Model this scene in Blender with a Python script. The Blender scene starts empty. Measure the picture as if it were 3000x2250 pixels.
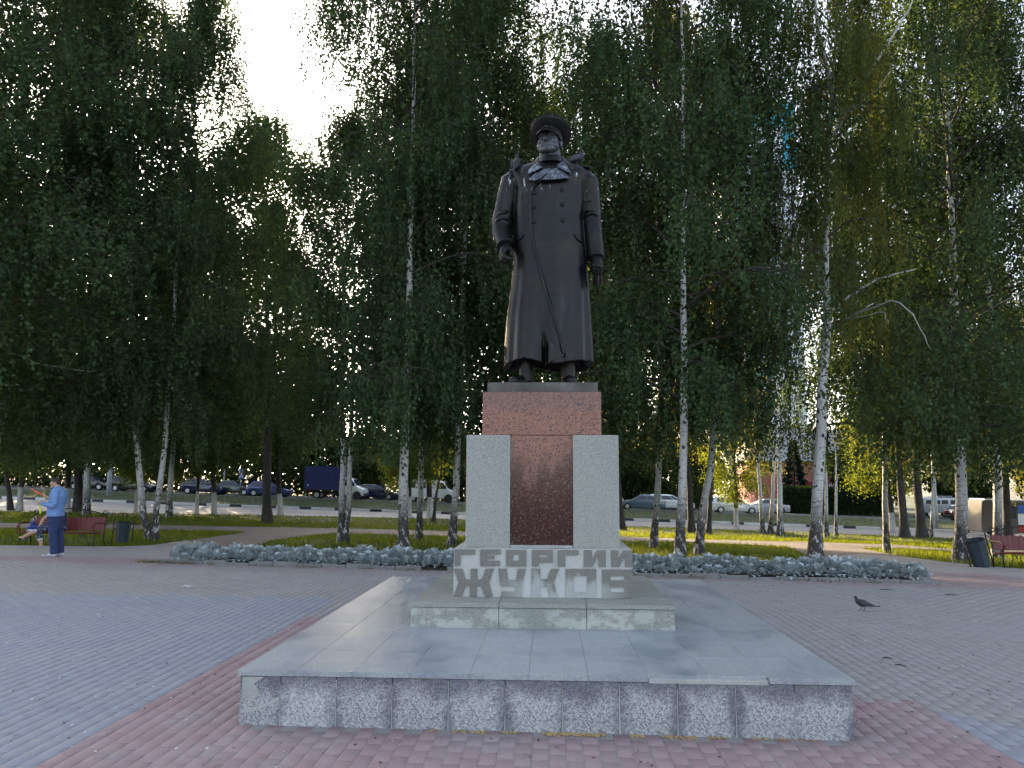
import bpy, bmesh, math, random
import numpy as np
from mathutils import Vector, Matrix, Euler

random.seed(7)
RNG = np.random.default_rng(7)
R = math.radians
SC = bpy.context.scene
COL = SC.collection

# ------------------------------------------------------------------ camera
F_PX, YAW, PITCH, ROLL = 2300.0, .0468, .1239, .0048
CAM = np.array([0.0, 0.0, 1.68])
_fw = np.array([-math.sin(YAW)*math.cos(PITCH), math.cos(YAW)*math.cos(PITCH), math.sin(PITCH)])
_r = np.array([math.cos(YAW), math.sin(YAW), 0.0]); _u = np.cross(_r, _fw)
_r2 = math.cos(ROLL)*_r + math.sin(ROLL)*_u
_u2 = -math.sin(ROLL)*_r + math.cos(ROLL)*_u
cd = bpy.data.cameras.new('camera'); cam = bpy.data.objects.new('camera', cd); COL.objects.link(cam)
cd.sensor_fit = 'HORIZONTAL'; cd.sensor_width = 36.0; cd.lens = 36.0*F_PX/3000.0
cd.clip_start = .05; cd.clip_end = 2000
cam.matrix_world = Matrix(((_r2[0], _u2[0], -_fw[0], CAM[0]), (_r2[1], _u2[1], -_fw[1], CAM[1]),
                           (_r2[2], _u2[2], -_fw[2], CAM[2]), (0, 0, 0, 1)))
SC.camera = cam

# ------------------------------------------------------------------ sky, sun, exposure
SUN_AZ, SUN_EL = R(-27.6), R(12.5)          # azimuth from +Y towards +X
w = bpy.data.worlds.new('World'); SC.world = w; w.use_nodes = True
nt = w.node_tree; nt.nodes.clear()
sky = nt.nodes.new('ShaderNodeTexSky'); sky.sky_type = 'NISHITA'; sky.sun_disc = False
sky.sun_elevation = SUN_EL; sky.sun_rotation = SUN_AZ
sky.altitude = 150; sky.air_density = .7; sky.dust_density = 3.0; sky.ozone_density = .6
bg = nt.nodes.new('ShaderNodeBackground'); bg.inputs['Strength'].default_value = .15
wo = nt.nodes.new('ShaderNodeOutputWorld')
hs = nt.nodes.new('ShaderNodeHueSaturation'); hs.inputs['Saturation'].default_value = .62     # hazy, washed-out evening sky
nt.links.new(sky.outputs[0], hs.inputs['Color']); nt.links.new(hs.outputs[0], bg.inputs[0]); nt.links.new(bg.outputs[0], wo.inputs[0])
sl = bpy.data.lights.new('sun', 'SUN'); sl.energy = 5.0; sl.angle = R(.6); sl.color = (1.0, .76, .46)
sun = bpy.data.objects.new('sun', sl); COL.objects.link(sun)
_sd = Vector((math.sin(SUN_AZ)*math.cos(SUN_EL), math.cos(SUN_AZ)*math.cos(SUN_EL), math.sin(SUN_EL)))
sun.rotation_euler = _sd.to_track_quat('Z', 'Y').to_euler(); sun.location = (-30, 60, 40)
vs = SC.view_settings; vs.view_transform = 'Standard'; vs.look = 'None'; vs.gamma = 1.0
vs.use_curve_mapping = False; vs.exposure = 2.1
SC.render.engine = 'CYCLES'
SC.cycles.max_bounces = 4; SC.cycles.diffuse_bounces = 2; SC.cycles.glossy_bounces = 2
SC.cycles.transmission_bounces = 3; SC.cycles.transparent_max_bounces = 4
SC.cycles.caustics_reflective = False; SC.cycles.caustics_refractive = False
SC.cycles.use_denoising = True; SC.cycles.use_adaptive_sampling = True; SC.cycles.adaptive_threshold = .03

# ------------------------------------------------------------------ terrain and pixel helpers
def gz(x, y):
    """height of the ground: the square tilts a little to the right, the park falls to the road, a bank rises behind it"""
    x = np.asarray(x, float); y = np.asarray(y, float)
    zn = -.0067*x; zr = -1.27 - .028*x; zc = -.65 - .029*x
    t1 = np.clip((y-14)/36, 0, 1); t2 = np.clip((y-66.6)/7, 0, 1)
    return (zn*(1-t1) + zr*t1)*(1-t2) + zc*t2
def ray(px, py):
    return _fw + _r2*(px-1500)/F_PX - _u2*(py-1125)/F_PX
def aty(px, py, Y):
    d = ray(px, py); return CAM + d*(Y/d[1])
def spot(px, py):
    """point of the ground seen at a pixel of the 3000 x 2250 photograph"""
    d = ray(px, py); s = 2.0
    while s < 300:
        p = CAM + d*s
        if p[2] < gz(p[0], p[1]): break
        s *= 1.01
    lo, hi = s/1.01, s
    for _ in range(30):
        m = (lo+hi)/2; p = CAM + d*m
        if p[2] > gz(p[0], p[1]): lo = m
        else: hi = m
    p = CAM + d*hi
    return Vector((p[0], p[1], float(gz(p[0], p[1]))))
def depth_of(p): return float((np.array(p)-CAM) @ _fw)
def in_view(x, y, z, pad=60):
    q = np.stack([x, y, z], -1) - CAM; dz = q @ _fw
    px = 1500 + F_PX*(q@_r2)/dz; py = 1125 - F_PX*(q@_u2)/dz
    return (dz > .1) & (px > -pad) & (px < 3000+pad) & (py > -pad) & (py < 2250+pad)

# ------------------------------------------------------------------ object helpers
def tag(o, label=None, cat=None, group=None, kind=None):
    if label: o['label'] = label
    if cat: o['category'] = cat
    if group: o['group'] = group
    if kind: o['kind'] = kind
    return o
def empty(name, loc=(0, 0, 0), rz=0, label=None, cat=None, group=None):
    o = bpy.data.objects.new(name, None); COL.objects.link(o)
    o.location = loc; o.rotation_euler = (0, 0, rz); o.empty_display_size = .1
    return tag(o, label, cat, group)
def link(name, me, parent=None, loc=None):
    o = bpy.data.objects.new(name, me); COL.objects.link(o)
    if parent: o.parent = parent
    if loc is not None: o.location = loc
    return o
def copy_tree(o, parent=None):
    c = o.copy(); COL.objects.link(c); c.parent = parent
    for ch in list(o.children): copy_tree(ch, c)
    return c
def np_mesh(name, V, F, mat=None, smooth=False, midx=None):
    """mesh from arrays; F is (n,3) or (n,4)"""
    me = bpy.data.meshes.new(name); V = np.ascontiguousarray(V, np.float32); F = np.ascontiguousarray(F, np.int32)
    n, k = F.shape
    me.vertices.add(len(V)); me.vertices.foreach_set('co', V.ravel())
    me.loops.add(n*k); me.loops.foreach_set('vertex_index', F.ravel())
    me.polygons.add(n); me.polygons.foreach_set('loop_start', np.arange(0, n*k, k, dtype=np.int32))
    if midx is not None: me.polygons.foreach_set('material_index', np.ascontiguousarray(midx, np.int32))
    if smooth: me.polygons.foreach_set('use_smooth', np.ones(n, bool))
    for m in (mat if isinstance(mat, (list, tuple)) else [mat]):
        if m: me.materials.append(m)
    me.update(); me.validate(); return me

class MB:
    """collects closed shapes; build() makes ONE mesh object"""
    def __init__(s): s.V = []; s.F = []; s.M = []; s.n = 0; s.mi = 0
    def add(s, V, F):
        V = [tuple(map(float, v)) for v in V]; s.V += V
        s.F += [tuple(i+s.n for i in f) for f in F]; s.M += [s.mi]*len(F); s.n += len(V); return s
    def box(s, c, d, rot=None, taper=1.0):
        h = [(sx*d[0]/2*(taper if sz > 0 else 1), sy*d[1]/2*(taper if sz > 0 else 1), sz*d[2]/2) for sz in (-1, 1) for sy in (-1, 1) for sx in (-1, 1)]
        if rot is not None: h = [rot @ Vector(v) for v in h]
        return s.add([(v[0]+c[0], v[1]+c[1], v[2]+c[2]) for v in h],
                     [(0, 2, 3, 1), (4, 5, 7, 6), (0, 1, 5, 4), (2, 6, 7, 3), (0, 4, 6, 2), (1, 3, 7, 5)])
    def span(s, x0, x1, y0, y1, z0, z1):
        return s.box(((x0+x1)/2, (y0+y1)/2, (z0+z1)/2), (x1-x0, y1-y0, z1-z0))
    def tube(s, pts, rad, seg=10, ell=None, cap=True, up=None):
        """tube through pts; ell=(a,b) scales the section along its two frame axes"""
        P = [Vector(p) for p in pts]; n = len(P)
        rad = list(rad) if hasattr(rad, '__len__') else [rad]*n
        ell = ell if ell is not None else [(1, 1)]*n
        if isinstance(ell, tuple): ell = [ell]*n
        T = [(P[min(i+1, n-1)]-P[max(i-1, 0)]).normalized() for i in range(n)]
        a = Vector(up) if up is not None else (Vector((0, 0, 1)) if abs(T[0].z) < .9 else Vector((1, 0, 0)))
        V = []; F = []
        for i in range(n):
            a = (a - T[i]*a.dot(T[i])).normalized(); b = T[i].cross(a)
            for k in range(seg):
                t = 2*math.pi*k/seg
                V.append(P[i] + a*(math.cos(t)*rad[i]*ell[i][0]) + b*(math.sin(t)*rad[i]*ell[i][1]))
        for i in range(n-1):
            for k in range(seg):
                k2 = (k+1) % seg
                F.append((i*seg+k, i*seg+k2, (i+1)*seg+k2, (i+1)*seg+k))
        if cap: F.append(tuple(range(seg-1, -1, -1))); F.append(tuple((n-1)*seg+k for k in range(seg)))
        return s.add(V, F)
    def capsule(s, pts, rad, seg=10, ell=None, up=None):
        """tube with rounded ends"""
        P = [Vector(p) for p in pts]; rad = list(rad) if hasattr(rad, '__len__') else [rad]*len(P)
        t0 = (P[0]-P[1]).normalized(); t1 = (P[-1]-P[-2]).normalized()
        pre = [(P[0]+t0*rad[0]*math.sin(a), rad[0]*math.cos(a)) for a in (1.4, 1.0, .5)]
        post = [(P[-1]+t1*rad[-1]*math.sin(a), rad[-1]*math.cos(a)) for a in (.5, 1.0, 1.4)]
        if ell is not None and not isinstance(ell, tuple): ell = [ell[0]]*3+list(ell)+[ell[-1]]*3
        return s.tube([p for p, _ in pre]+P+[p for p, _ in post], [r for _, r in pre]+rad+[r for _, r in post], seg, ell, True, up)
    def ball(s, c, r, seg=14, rings=9, rot=None):
        r = r if hasattr(r, '__len__') else (r, r, r); V = []; F = []
        for i in range(1, rings):
            a = math.pi*i/rings
            for k in range(seg):
                t = 2*math.pi*k/seg
                v = Vector((r[0]*math.sin(a)*math.cos(t), r[1]*math.sin(a)*math.sin(t), r[2]*math.cos(a)))
                if rot is not None: v = rot @ v
                V.append(v + Vector(c))
        v0 = Vector((0, 0, r[2])); v1 = Vector((0, 0, -r[2]))
        if rot is not None: v0 = rot @ v0; v1 = rot @ v1
        V += [v0+Vector(c), v1+Vector(c)]; m = len(V)
        for i in range(rings-2):
            for k in range(seg):
                k2 = (k+1) % seg
                F.append((i*seg+k, (i+1)*seg+k, (i+1)*seg+k2, i*seg+k2))
        for k in range(seg):
            F.append((m-2, k, (k+1) % seg)); F.append((m-1, (rings-2)*seg+(k+1) % seg, (rings-2)*seg+k))
        return s.add(V, F)
    def prism(s, poly, y0, y1, plane='xz'):
        """outline (a,b) pushed from y0 to y1 along the third axis"""
        n = len(poly)
        mk = {'xz': lambda a, b, t: (a, t, b), 'yz': lambda a, b, t: (t, a, b), 'xy': lambda a, b, t: (a, b, t)}[plane]
        V = [mk(a, b, y0) for a, b in poly] + [mk(a, b, y1) for a, b in poly]
        F = [tuple(range(n)), tuple(range(2*n-1, n-1, -1))] + [(i, i+n, (i+1) % n+n, (i+1) % n) for i in range(n)]
        return s.add(V, F)
    def loft(s, rings, cap=True):
        n = len(rings[0]); V = [p for r in rings for p in r]; F = []
        for i in range(len(rings)-1):
            for k in range(n):
                k2 = (k+1) % n; F.append((i*n+k, i*n+k2, (i+1)*n+k2, (i+1)*n+k))
        if cap: F.append(tuple(range(n-1, -1, -1))); F.append(tuple((len(rings)-1)*n+k for k in range(n)))
        return s.add(V, F)
    def mesh(s, name, mat, smooth=False, fix=True):
        me = bpy.data.meshes.new(name); me.from_pydata(s.V, [], s.F)
        for m in (mat if isinstance(mat, (list, tuple)) else [mat]): me.materials.append(m)
        if any(s.M): me.polygons.foreach_set('material_index', s.M)
        if fix:
            b = bmesh.new(); b.from_mesh(me); bmesh.ops.recalc_face_normals(b, faces=b.faces); b.to_mesh(me); b.free()
        if smooth: me.polygons.foreach_set('use_smooth', [True]*len(me.polygons))
        me.update(); return me
    def build(s, name, mat, parent=None, smooth=False, bevel=0, seg=2, auto=None, loc=None):
        me = s.mesh(name, mat, smooth)
        if bevel or auto is not None:
            b = bmesh.new(); b.from_mesh(me)
            if bevel:
                bmesh.ops.bevel(b, geom=[e for e in b.edges if len(e.link_faces) == 2 and e.calc_face_angle(0) > .5],
                                offset=bevel, segments=seg, affect='EDGES', profile=.5, clamp_overlap=True)
            if auto is not None:
                for f in b.faces: f.smooth = True
                for e in b.edges:
                    if len(e.link_faces) == 2 and e.calc_face_angle(0) > auto: e.smooth = False
            b.to_mesh(me); b.free()
        return link(name, me, parent, loc)
    def remesh(s, name, mat, parent=None, voxel=.01, smooth=4, fac=.5):
        """all shapes fused into one continuous surface"""
        me = s.mesh(name+'_raw', mat); o = bpy.data.objects.new(name+'_raw', me); COL.objects.link(o)
        m = o.modifiers.new('r', 'REMESH'); m.mode = 'VOXEL'; m.voxel_size = voxel; m.use_smooth_shade = True
        if smooth:
            k = o.modifiers.new('s', 'SMOOTH'); k.iterations = smooth; k.factor = fac
        dg = bpy.context.evaluated_depsgraph_get(); ev = o.evaluated_get(dg)
        out = bpy.data.meshes.new_from_object(ev); out.name = name
        bpy.data.objects.remove(o); bpy.data.meshes.remove(me)
        out.materials.clear()
        out.materials.append(mat); out.polygons.foreach_set('use_smooth', [True]*len(out.polygons))
        out.polygons.foreach_set('material_index', [0]*len(out.polygons)); out.update()
        return link(name, out, parent)

def rotm(ax=0, ay=0, az=0): return Euler((ax, ay, az), 'XYZ').to_matrix()
# ------------------------------------------------------------------ materials
class NT:
    def __init__(s, name):
        s.m = bpy.data.materials.new(name); s.m.use_nodes = True; s.t = s.m.node_tree
        s.b = s.t.nodes['Principled BSDF']; s.out = s.t.nodes['Material Output']
    def n(s, typ, **kw):
        x = s.t.nodes.new('ShaderNode'+typ)
        for k, v in kw.items():
            if k in x.inputs: s.set(x.inputs[k], v)
            elif k.startswith('i') and k[1:].isdigit(): s.set(x.inputs[int(k[1:])], v)
            else: setattr(x, k, v)
        return x
    def set(s, i, v):
        if hasattr(v, 'links') or isinstance(v, bpy.types.NodeSocket): s.t.links.new(v, i)
        elif isinstance(v, (tuple, list)) and len(v) == 3 and i.type == 'RGBA': i.default_value = (*v, 1)
        else: i.default_value = v
    def coord(s, kind='Object'): return s.n('TexCoord').outputs[kind]
    def pos(s): return s.n('NewGeometry').outputs['Position']
    def island(s): return s.n('NewGeometry').outputs['Random Per Island']
    def objrand(s): return s.n('ObjectInfo').outputs['Random']
    def map(s, v, scale=(1, 1, 1), loc=(0, 0, 0), rot=(0, 0, 0)):
        return s.n('Mapping', Vector=v, Scale=scale, Location=loc, Rotation=rot).outputs[0]
    def noise(s, v, scale, detail=4, rough=.55, dist=0.0):
        x = s.n('TexNoise', Vector=v, Scale=scale, Detail=detail, Roughness=rough, Distortion=dist); return x.outputs['Fac']
    def vor(s, v, scale, out='Distance', feature='F1', rnd=1.0):
        x = s.n('TexVoronoi', Vector=v, Scale=scale, Randomness=rnd); x.feature = feature; return x.outputs[out]
    def ramp(s, f, stops, interp='LINEAR'):
        x = s.n('ValToRGB'); x.color_ramp.interpolation = interp; s.t.links.new(f, x.inputs[0]); e = x.color_ramp.elements
        while len(e) < len(stops): e.new(.5)
        for a, (p, c) in zip(e, stops):
            a.position = p; a.color = (*c, 1) if isinstance(c, (tuple, list)) else (c, c, c, 1)
        return x.outputs[0]
    def mix(s, f, a, b, mode='MIX'):
        x = s.n('Mix'); x.data_type = 'RGBA'; x.blend_type = mode; x.clamp_factor = True
        s.set(x.inputs[0], f); s.set(x.inputs[6], a); s.set(x.inputs[7], b); return x.outputs[2]
    def math(s, op, a, b=0.0, clamp=False):
        x = s.n('Math'); x.operation = op; x.use_clamp = clamp; s.set(x.inputs[0], a); s.set(x.inputs[1], b); return x.outputs[0]
    def rng(s, f, a, b, c=0.0, d=1.0):
        x = s.n('MapRange'); x.clamp = True; s.set(x.inputs[0], f)
        for i, v in zip((1, 2, 3, 4), (a, b, c, d)): s.set(x.inputs[i], v)
        return x.outputs[0]
    def sep(s, v):
        x = s.n('SeparateXYZ'); s.t.links.new(v, x.inputs[0]); return x.outputs
    def bump(s, h, strength=.3, dist=.01):
        x = s.n('Bump', Strength=strength, Distance=dist); s.t.links.new(h, x.inputs['Height']); s.t.links.new(x.outputs[0], s.b.inputs['Normal'])
    def fin(s, col=None, rough=.6, metal=0.0, spec=.5):
        if col is not None: s.set(s.b.inputs['Base Color'], col)
        s.set(s.b.inputs['Roughness'], rough); s.set(s.b.inputs['Metallic'], metal); s.set(s.b.inputs['Specular IOR Level'], spec)
        return s.m

def plain(name, col, rough=.6, metal=0.0, spec=.5, var=.12, scale=6):
    k = NT(name); n = k.noise(k.coord(), scale, 5)
    c = k.mix(k.rng(n, .3, .7), tuple(x*(1-var) for x in col), tuple(min(1, x*(1+var)) for x in col))
    return k.fin(c, rough, metal, spec)

def granite(name, base, dark, light, grain=90, rough=.45, stain=None, stain_col=None, contrast=1.0, coord='Object', dirt=.25):
    """speckled stone: crystal cells of three tones, blotchy weathering"""
    k = NT(name); v = k.coord(coord)
    c1 = k.vor(k.map(v, loc=(3.1, 1.7, .3)), grain, 'Color'); g = k.sep(c1)[0]
    c2 = k.sep(k.vor(v, grain*1.9, 'Color'))[1]
    g2 = k.math('ADD', k.math('MULTIPLY', g, .6), k.math('MULTIPLY', c2, .4))
    col = k.ramp(g2, [(.0, dark), (.30, dark), (.40, base), (.62, base), (.74, light), (1, light)])
    col = k.mix(1-contrast, col, base) if contrast < 1 else col
    big = k.noise(v, 2.2, 6, .6)
    col = k.mix(k.rng(big, .42, .72, 0, dirt), col, tuple(x*.55 for x in base))
    r = k.rng(big, .3, .7, rough*.8, min(1, rough*1.2))
    k.v = v; k.col = col; k.rough = r; k.g = g2
    return k

M = {}
def mats():
    # plinth facing: coarse grey granite with dark bluish damp edges and lime runs
    k = granite('plinth_granite', (.43, .42, .42), (.14, .14, .155), (.70, .69, .68), 105, .5, dirt=.12, contrast=.9)
    v = k.v; g = k.coord('Generated'); gx, gy, gz_ = k.sep(g)[:3]
    k.col = k.mix(k.objrand(), k.mix(.22, k.col, (.17, .17, .20)), k.mix(.16, k.col, (.66, .64, .62)))
    w = k.noise(k.map(k.pos(), scale=(1, 1, .6)), 3.1, 5, .6)
    edge = k.math('MINIMUM', gx, k.math('SUBTRACT', 1.0, gx))
    damp_e = k.rng(k.math('ADD', edge, k.math('MULTIPLY', k.math('SUBTRACT', w, .5), .9)), .16, -.05)
    damp_t = k.rng(k.math('ADD', gz_, k.math('MULTIPLY', k.math('SUBTRACT', w, .5), .75)), .76, .95)
    damp_b = k.rng(k.math('ADD', gz_, k.math('MULTIPLY', k.math('SUBTRACT', w, .5), .3)), .07, .0)
    damp = k.math('MULTIPLY', k.math('MAXIMUM', k.math('MAXIMUM', damp_e, damp_t), damp_b), .66)
    c = k.mix(damp, k.col, k.mix(.82, k.col, (.15, .16, .22), 'MULTIPLY'))
    c = k.mix(damp, c, k.mix(.5, c, (.085, .095, .135)))
    lime = k.rng(k.noise(k.map(k.pos(), scale=(9, 9, 1.3)), 1.0, 5, .7), .62, .72, 0, .65)
    lime = k.math('MULTIPLY', lime, k.rng(k.noise(k.pos(), .9, 2), .50, .60))
    c = k.mix(lime, c, (.58, .60, .62))
    k.bump(k.g, .12, .004); M['plinth'] = k.fin(c, k.rough)
    # plinth top: polished tiles, damp patches
    k = granite('plinth_tile', (.40, .415, .415), (.25, .26, .28), (.50, .515, .51), 130, .26, contrast=.75, dirt=.15)
    w = k.noise(k.map(k.pos(), scale=(1, .8, 1)), 1.7, 6, .62)
    c = k.mix(k.rng(w, .47, .62, 0, .6), k.col, (.16, .19, .25))
    c = k.mix(k.rng(k.objrand(), 0, 1, 0, .16), c, (.30, .33, .38))
    sp = k.rng(k.vor(k.pos(), 55, 'Distance'), .10, .06)
    c = k.mix(k.math('MULTIPLY', sp, k.rng(k.noise(k.pos(), 3, 2), .5, .6)), c, (.10, .10, .10))
    M['tile'] = k.fin(c, k.rng(w, .4, .66, .44, .28))
    # step: greener grey granite, pale dried water marks
    k = granite('step_granite', (.335, .335, .30), (.19, .195, .17), (.43, .43, .39), 150, .5, contrast=.8, dirt=.2)
    z = k.sep(k.pos())[2]
    w = k.noise(k.map(k.pos(), scale=(1, 1, 1.5)), 4.2, 7, .66)
    low = k.rng(k.math('ADD', z, k.math('MULTIPLY', w, .22)), .56, .66)
    lime = k.math('MULTIPLY', k.rng(w, .49, .56), k.rng(z, .60, .54))
    c = k.mix(k.math('MULTIPLY', lime, .75), k.col, (.55, .55, .50))
    c = k.mix(k.rng(k.noise(k.pos(), 1.6, 4), .5, .75, 0, .4), c, (.22, .26, .22))
    M['step'] = k.fin(c, .48)
    # pillars
    k = granite('pillar_granite', (.35, .345, .305), (.21, .21, .185), (.46, .455, .41), 170, .42, contrast=.85, dirt=.12)
    st = k.rng(k.noise(k.map(k.pos(), scale=(7, 7, .8)), 1, 4), .55, .75, 0, .25)
    M['pillar'] = k.fin(k.mix(st, k.col, (.30, .34, .31)), k.rough)
    # name block: ground and raised letters, both with lime runs near the bottom
    def runs(k, c, lo=.62, hi=.93, amt=.8):
        x, y, z = k.sep(k.pos())[:3]
        w = k.noise(k.map(k.pos(), scale=(1, 1, .55)), 7, 6, .62); mid = k.rng(k.math('ABSOLUTE', k.math('SUBTRACT', x, .12)), .62, .3)
        f = k.rng(k.math('ADD', z, k.math('MULTIPLY', k.math('SUBTRACT', w, .5), .55)), .80, .70)
        c = k.mix(k.math('MULTIPLY', k.math('MULTIPLY', f, mid), amt), c, (.58, .60, .58)); return c
    k = granite('name_ground', (.53, .52, .485), (.42, .41, .39), (.62, .61, .575), 170, .6, contrast=.6, dirt=.2)
    d = k.rng(k.noise(k.map(k.pos(), scale=(2.2, 2, .9)), 1.7, 6), .50, .66, 0, .7)
    M['name_ground'] = k.fin(runs(k, k.mix(d, k.col, (.25, .235, .22))), .6)
    k = granite('name_letter', (.205, .195, .170), (.125, .12, .105), (.28, .265, .235), 170, .5, contrast=.85, dirt=.2)
    d = k.rng(k.noise(k.pos(), 3.2, 5), .45, .62, 0, .55)
    M['letter'] = k.fin(runs(k, k.mix(d, k.col, (.205, .185, .155)), amt=.6), .5)
    # red granite: polished, the weathered upper part paler
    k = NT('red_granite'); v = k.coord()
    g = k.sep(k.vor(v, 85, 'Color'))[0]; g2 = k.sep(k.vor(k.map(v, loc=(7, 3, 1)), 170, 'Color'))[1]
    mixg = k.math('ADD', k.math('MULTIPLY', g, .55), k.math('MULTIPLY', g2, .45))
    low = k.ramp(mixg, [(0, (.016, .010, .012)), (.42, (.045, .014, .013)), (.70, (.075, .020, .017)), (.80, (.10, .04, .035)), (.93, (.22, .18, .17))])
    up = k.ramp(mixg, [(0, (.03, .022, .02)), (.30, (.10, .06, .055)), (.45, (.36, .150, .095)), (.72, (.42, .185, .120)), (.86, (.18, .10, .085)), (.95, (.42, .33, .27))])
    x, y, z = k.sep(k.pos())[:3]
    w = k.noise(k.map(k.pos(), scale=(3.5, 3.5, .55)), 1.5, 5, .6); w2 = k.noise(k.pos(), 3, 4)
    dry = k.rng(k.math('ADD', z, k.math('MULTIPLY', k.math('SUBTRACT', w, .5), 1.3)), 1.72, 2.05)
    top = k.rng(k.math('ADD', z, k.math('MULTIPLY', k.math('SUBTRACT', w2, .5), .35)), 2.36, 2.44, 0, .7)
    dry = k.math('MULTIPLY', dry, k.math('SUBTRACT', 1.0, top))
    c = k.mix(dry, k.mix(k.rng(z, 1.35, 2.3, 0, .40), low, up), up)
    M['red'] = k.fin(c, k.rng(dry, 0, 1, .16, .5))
    # bronze
    k = NT('bronze'); v = k.coord(); p = k.pos()
    w = k.noise(p, 3.0, 7, .62); w2 = k.noise(k.map(p, scale=(6, 6, .8)), 2.0, 5, .6)
    c = k.ramp(w, [(.22, (.005, .005, .007)), (.5, (.015, .0135, .0145)), (.78, (.042, .033, .027))])
    c = k.mix(k.rng(w2, .55, .75, 0, .45), c, (.055, .052, .053))
    nz = k.sep(k.n('NewGeometry').outputs['Normal'])[2]; z = k.sep(p)[2]
    sp = k.rng(k.noise(k.map(p, scale=(26, 26, 7)), 1.0, 4, .7), .60, .68)
    col_zone = k.math('MULTIPLY', k.rng(z, 4.70, 4.78), k.rng(z, 5.02, 4.95))
    c = k.mix(k.math('MULTIPLY', k.math('MULTIPLY', sp, col_zone), .8), c, (.50, .56, .58))
    sp2 = k.rng(k.noise(k.map(p, scale=(30, 30, 9)), 1.0, 3, .7), .74, .78); c = k.mix(k.math('MULTIPLY', sp2, .6), c, (.40, .42, .42))
    k.bump(k.noise(p, 45, 4), .08, .004)
    M['bronze'] = k.fin(c, k.rng(w, .3, .7, .28, .50), .6, .5)
    k = NT('bronze_collar'); p = k.pos(); w = k.noise(p, 4.0, 7, .62); st = k.noise(k.map(p, scale=(34, 34, 6)), 1.0, 5, .7)
    c = k.ramp(w, [(.25, (.05, .055, .07)), (.7, (.12, .125, .15))]); c = k.mix(k.rng(st, .50, .62, 0, .75), c, (.40, .47, .52))
    M['collar'] = k.fin(c, .42, .35)
    k = NT('bronze_face_lit'); p = k.pos(); w = k.noise(p, 9.0, 6, .6)  # light on the face painted in over bluish patina: brighter than coat bronze
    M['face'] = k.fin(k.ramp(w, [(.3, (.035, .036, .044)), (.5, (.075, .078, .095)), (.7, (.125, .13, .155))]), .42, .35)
    k = NT('bronze_plate'); w = k.noise(k.pos(), 5, 6, .65)
    M['plate'] = k.fin(k.ramp(w, [(.3, (.05, .045, .045)), (.55, (.11, .095, .085)), (.75, (.20, .19, .18))]), .5, .3)
    # pavers
    def paver(name, col, var):
        k = NT(name); rnd = k.math('FRACT', k.math('ADD', k.island(), k.objrand()))
        c = k.mix(rnd, tuple(x*(1-var) for x in col), tuple(x*(1+var) for x in col))
        w = k.noise(k.pos(), 1.3, 6, .6); c = k.mix(k.rng(w, .45, .72, 0, .5), c, (.36, .35, .355))
        d = k.noise(k.pos(), 9, 5, .7); c = k.mix(k.rng(d, .56, .70, 0, .45), c, tuple(x*.6 for x in col))
        s = k.rng(k.noise(k.map(k.pos(), scale=(1, .35, 1)), 14, 4, .7), .64, .70, 0, .55)
        c = k.mix(s, c, (.42, .42, .43))
        k.bump(k.noise(k.pos(), 160, 3), .25, .002); return k.fin(c, .9, 0, .25)
    M['pav_red'] = paver('paver_red', (.355, .245, .245), .07)
    M['pav_blue'] = paver('paver_grey', (.305, .312, .352), .03)
    M['pav_tan'] = paver('paver_tan', (.335, .312, .300), .045)
    M['pav_pink'] = paver('paver_pink', (.33, .25, .25), .07)
    def ground(name, a, b, scale=1.5, rough=.9, fine=60, bs=.3):
        k = NT(name); w = k.noise(k.pos(), scale, 6, .62); d = k.noise(k.pos(), fine, 3)
        c = k.mix(k.rng(w, .35, .68), a, b); c = k.mix(k.rng(d, .5, .75, 0, .35), c, tuple(x*.55 for x in a))
        k.bump(d, bs, .006); return k.fin(c, rough)
    M['joint'] = ground('joint_sand', (.16, .145, .135), (.25, .235, .22), 3)
    M['path'] = ground('path_asphalt', (.115, .088, .075), (.165, .128, .108), .8)
    M['asphalt'] = ground('asphalt', (.15, .15, .16), (.21, .21, .215), .3, .8)
    M['lot'] = ground('lot_asphalt', (.05, .05, .055), (.08, .08, .085), .3, .9)
    M['lawn'] = ground('lawn_soil', (.020, .036, .010), (.036, .050, .014), .7, .95, 25, .6)
    M['soil'] = ground('soil', (.035, .028, .022), (.065, .052, .042), 4, .95, 40, .8)
    M['mortar'] = ground('mortar', (.36, .37, .35), (.50, .50, .47), 6, .9)
    M['kerbstone'] = ground('kerbstone', (.17, .165, .16), (.25, .245, .235), 2.5, .85)
    M['kerb_white'] = plain('kerb_white', (.74, .75, .76), .7)
    M['kerb_black'] = plain('kerb_black', (.045, .05, .065), .7)
    # foliage
    def leaf(name, a, b, tr, tamt=.35, rough=.5):
        k = NT(name); rnd = k.math('FRACT', k.math('ADD', k.island(), k.objrand()))
        c = k.mix(rnd, a, b); k.t.nodes.remove(k.b)
        df = k.n('BsdfDiffuse'); k.set(df.inputs[0], c)
        tb = k.n('BsdfTranslucent'); k.set(tb.inputs[0], k.mix(rnd, tuple(x*.8 for x in tr), tuple(x*1.2 for x in tr)))
        ms = k.n('MixShader'); k.set(ms.inputs[0], tamt)
        k.t.links.new(df.outputs[0], ms.inputs[1]); k.t.links.new(tb.outputs[0], ms.inputs[2]); k.t.links.new(ms.outputs[0], k.out.inputs[0])
        return k.m
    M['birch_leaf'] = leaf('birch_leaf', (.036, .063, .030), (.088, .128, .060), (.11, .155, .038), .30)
    M['birch_leaf_sun'] = leaf('birch_leaf_sunlit', (.046, .070, .030), (.104, .134, .054), (.38, .34, .04), .38)  # sunlit copy of birch_leaf: backlight painted in as paler, yellower leaf colour
    M['linden_leaf'] = leaf('linden_leaf', (.028, .056, .022), (.066, .104, .036), (.28, .32, .032), .36)
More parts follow.
